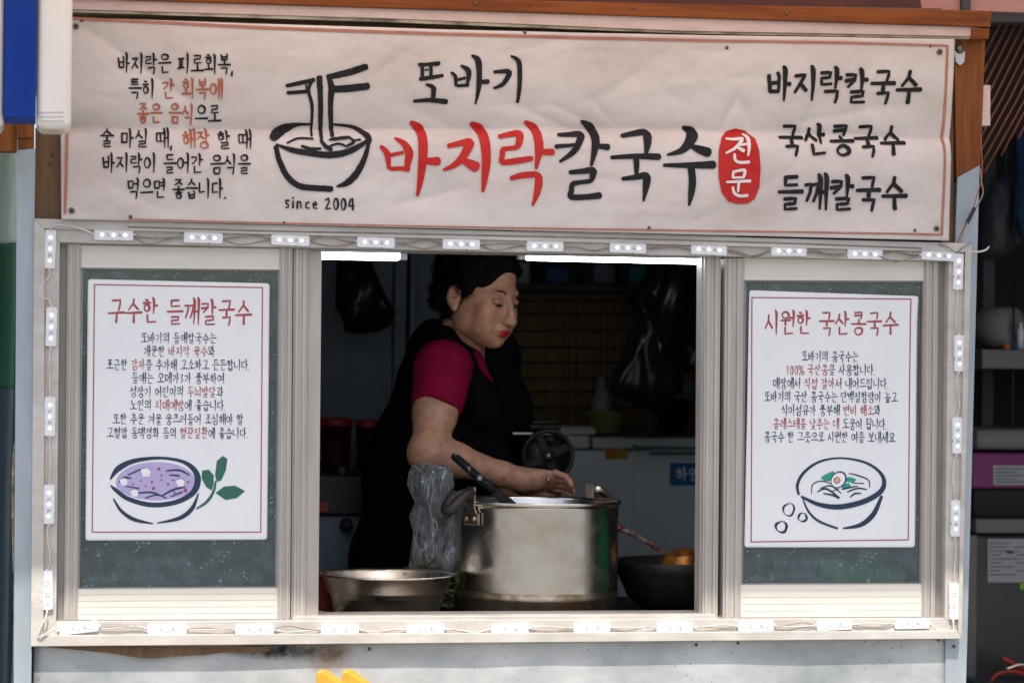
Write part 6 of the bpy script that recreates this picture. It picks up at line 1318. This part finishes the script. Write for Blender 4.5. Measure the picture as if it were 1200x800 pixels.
b = MB(); b.pr(1195, 683, 1215, 690, ny - .006, ny - .001); obj('green_tag', b, mat('lime_sticker', (.16, .42, .03), .5), fg)
wpx('red_hose', [(1160, 800), (1168, 790), (1185, 786), (1210, 792)], .006, 'orangecord', None, ny - .12); o = bpy.data.objects['red_hose']; tag(o, 'lower red hose curling at the bottom right corner', 'hose', 'red hoses in the corner')
o = wpx('red_hose', [(1174, 771), (1182, 774), (1192, 780), (1215, 786)], .008, 'orangecord', None, ny - .10); tag(o, 'upper red hose end with a blunt tip at the bottom right corner', 'hose', 'red hoses in the corner')
o = wpx('silver_tongs', [(1178, 784), (1186, 781), (1196, 778), (1212, 781)], .004, 'steel2', None, ny - .13); tag(o, 'thin bright tongs lying between the two red hoses', 'tongs')
b = MB(); q = P(1150, 802, ny - .2); b.box((q.x, ny - .3, q.z - .02), (xb + .2, ny - .035, q.z)); b.box((q.x + .02, ny - .28, 0), (q.x + .05, ny - .25, q.z - .02)); b.box((xb + .1, ny - .28, 0), (xb + .13, ny - .25, q.z - .02)); tag(obj('low_bench', b, 'dark', None), 'dark low bench under the red hoses', 'bench')
# hanging translucent bag and blue cloth of the neighbour
cl = mat('smoky_plastic', (.045, .05, .06), .4); M['smoky'] = cl; M['bluecloth'] = mat('blue_cloth', (.03, .09, .17), .8, 0, (.02, .06, .12), 9, .6)
o = crumple_bag('smoky_plastic_bag', 'smoky plastic bag hanging in the dark neighbouring stall', [(1166, 212), (1178, 205), (1196, 216), (1206, 250), (1196, 290), (1172, 306), (1150, 300), (1150, 262), (1156, 236)], ny + .35, .06, 31, 'bag', 'smoky')
o = crumple_bag('blue_jacket', 'blue jacket hanging at the right edge of the picture', [(1192, 130), (1215, 120), (1240, 160), (1240, 300), (1205, 300), (1192, 250), (1196, 200)], ny + .2, .06, 35, 'jacket', 'bluecloth')
# folding slatted awning behind the upper right
ay = .75
aw = thing('slatted_awning', 'dark awning with thin rust coloured slats fanning behind the upper right corner', 'awning', P(1180, 160, ay))
b = MB(); b.pq([(1140, 14), (1330, 14), (1330, -40), (1140, -40)], ay - .05, ay + .02); b.pq([(1120, 12), (1330, 12), (1330, 26), (1120, 26)], ay - .03, ay + .03); obj('awning_rail', b, 'shelfgrey', aw)
b = MB(); b.pq([(1120, 26), (1330, 26), (1320, 60), (1240, 110), (1140, 205), (1120, 212)], ay + .03, ay + .04); o = obj('canvas', b, 'slatback', aw); fixrecalc(o)
b = MB()
for k in range(16):
    x = 1142 + k * 9.2 - 20; o1 = (x + 52, 24), (x - 42, 24 + 178)
    p0, p1 = P(o1[0][0], o1[0][1], ay + .022), P(o1[1][0], o1[1][1], ay + .022); q0 = P(o1[0][0] + 2.0, o1[0][1], ay + .022) - p0
    clip = lambda p: p
    b.tube([p0, lerp(p0, p1, .5) + Vector((0, -.004, -.008)), p1] if k < 9 else [p0, lerp(p0, p1, max(.25, 1 - (k - 8) * .11))], .0026, 5)
obj('slat', b, 'rope', aw)
# yellow folding chair back standing against the front sheet
yc = -.22
ch = thing('folding_stand', 'yellow painted wooden folding stand whose two tips show below the window', 'stand', (P(400, 800, yc).x, yc, 0))
for (xt, yt), sh in (((371, 785.5), 0), ((401, 785.0), 1)):
    y0 = yc - .02 + sh * .07
    q = [(xt - 1, yt + 3), (xt + 2.5, yt), (xt + 8, yt + 1), (xt + 30, yt + 17), (xt + 75, yt + 50), (xt + 75, yt + 480), (xt - 1, yt + 480)]
    b = MB(); top = [P(x, y, y0) for x, y in q]
    for p in top:
        if p.z < .02: p.z = 0.0
    n = len(q); vs = top[::-1] + [p + Vector((.012, .035, 0)) for p in top[::-1]]
    b.add(vs, [tuple(range(n)), tuple(range(2 * n - 1, n - 1, -1))] + [(i, i + n, (i + 1) % n + n, (i + 1) % n) for i in range(n)])
    o = obj('panel', b, 'yellow', ch, bevel=.004); fixrecalc(o)
b = MB(); a = P(400, 830, yc + .02); b.tube([(a.x, yc - .02, .7), (a.x, yc + .08, .7)], .006, 10); obj('hinge_pin', b, 'bolt', ch)
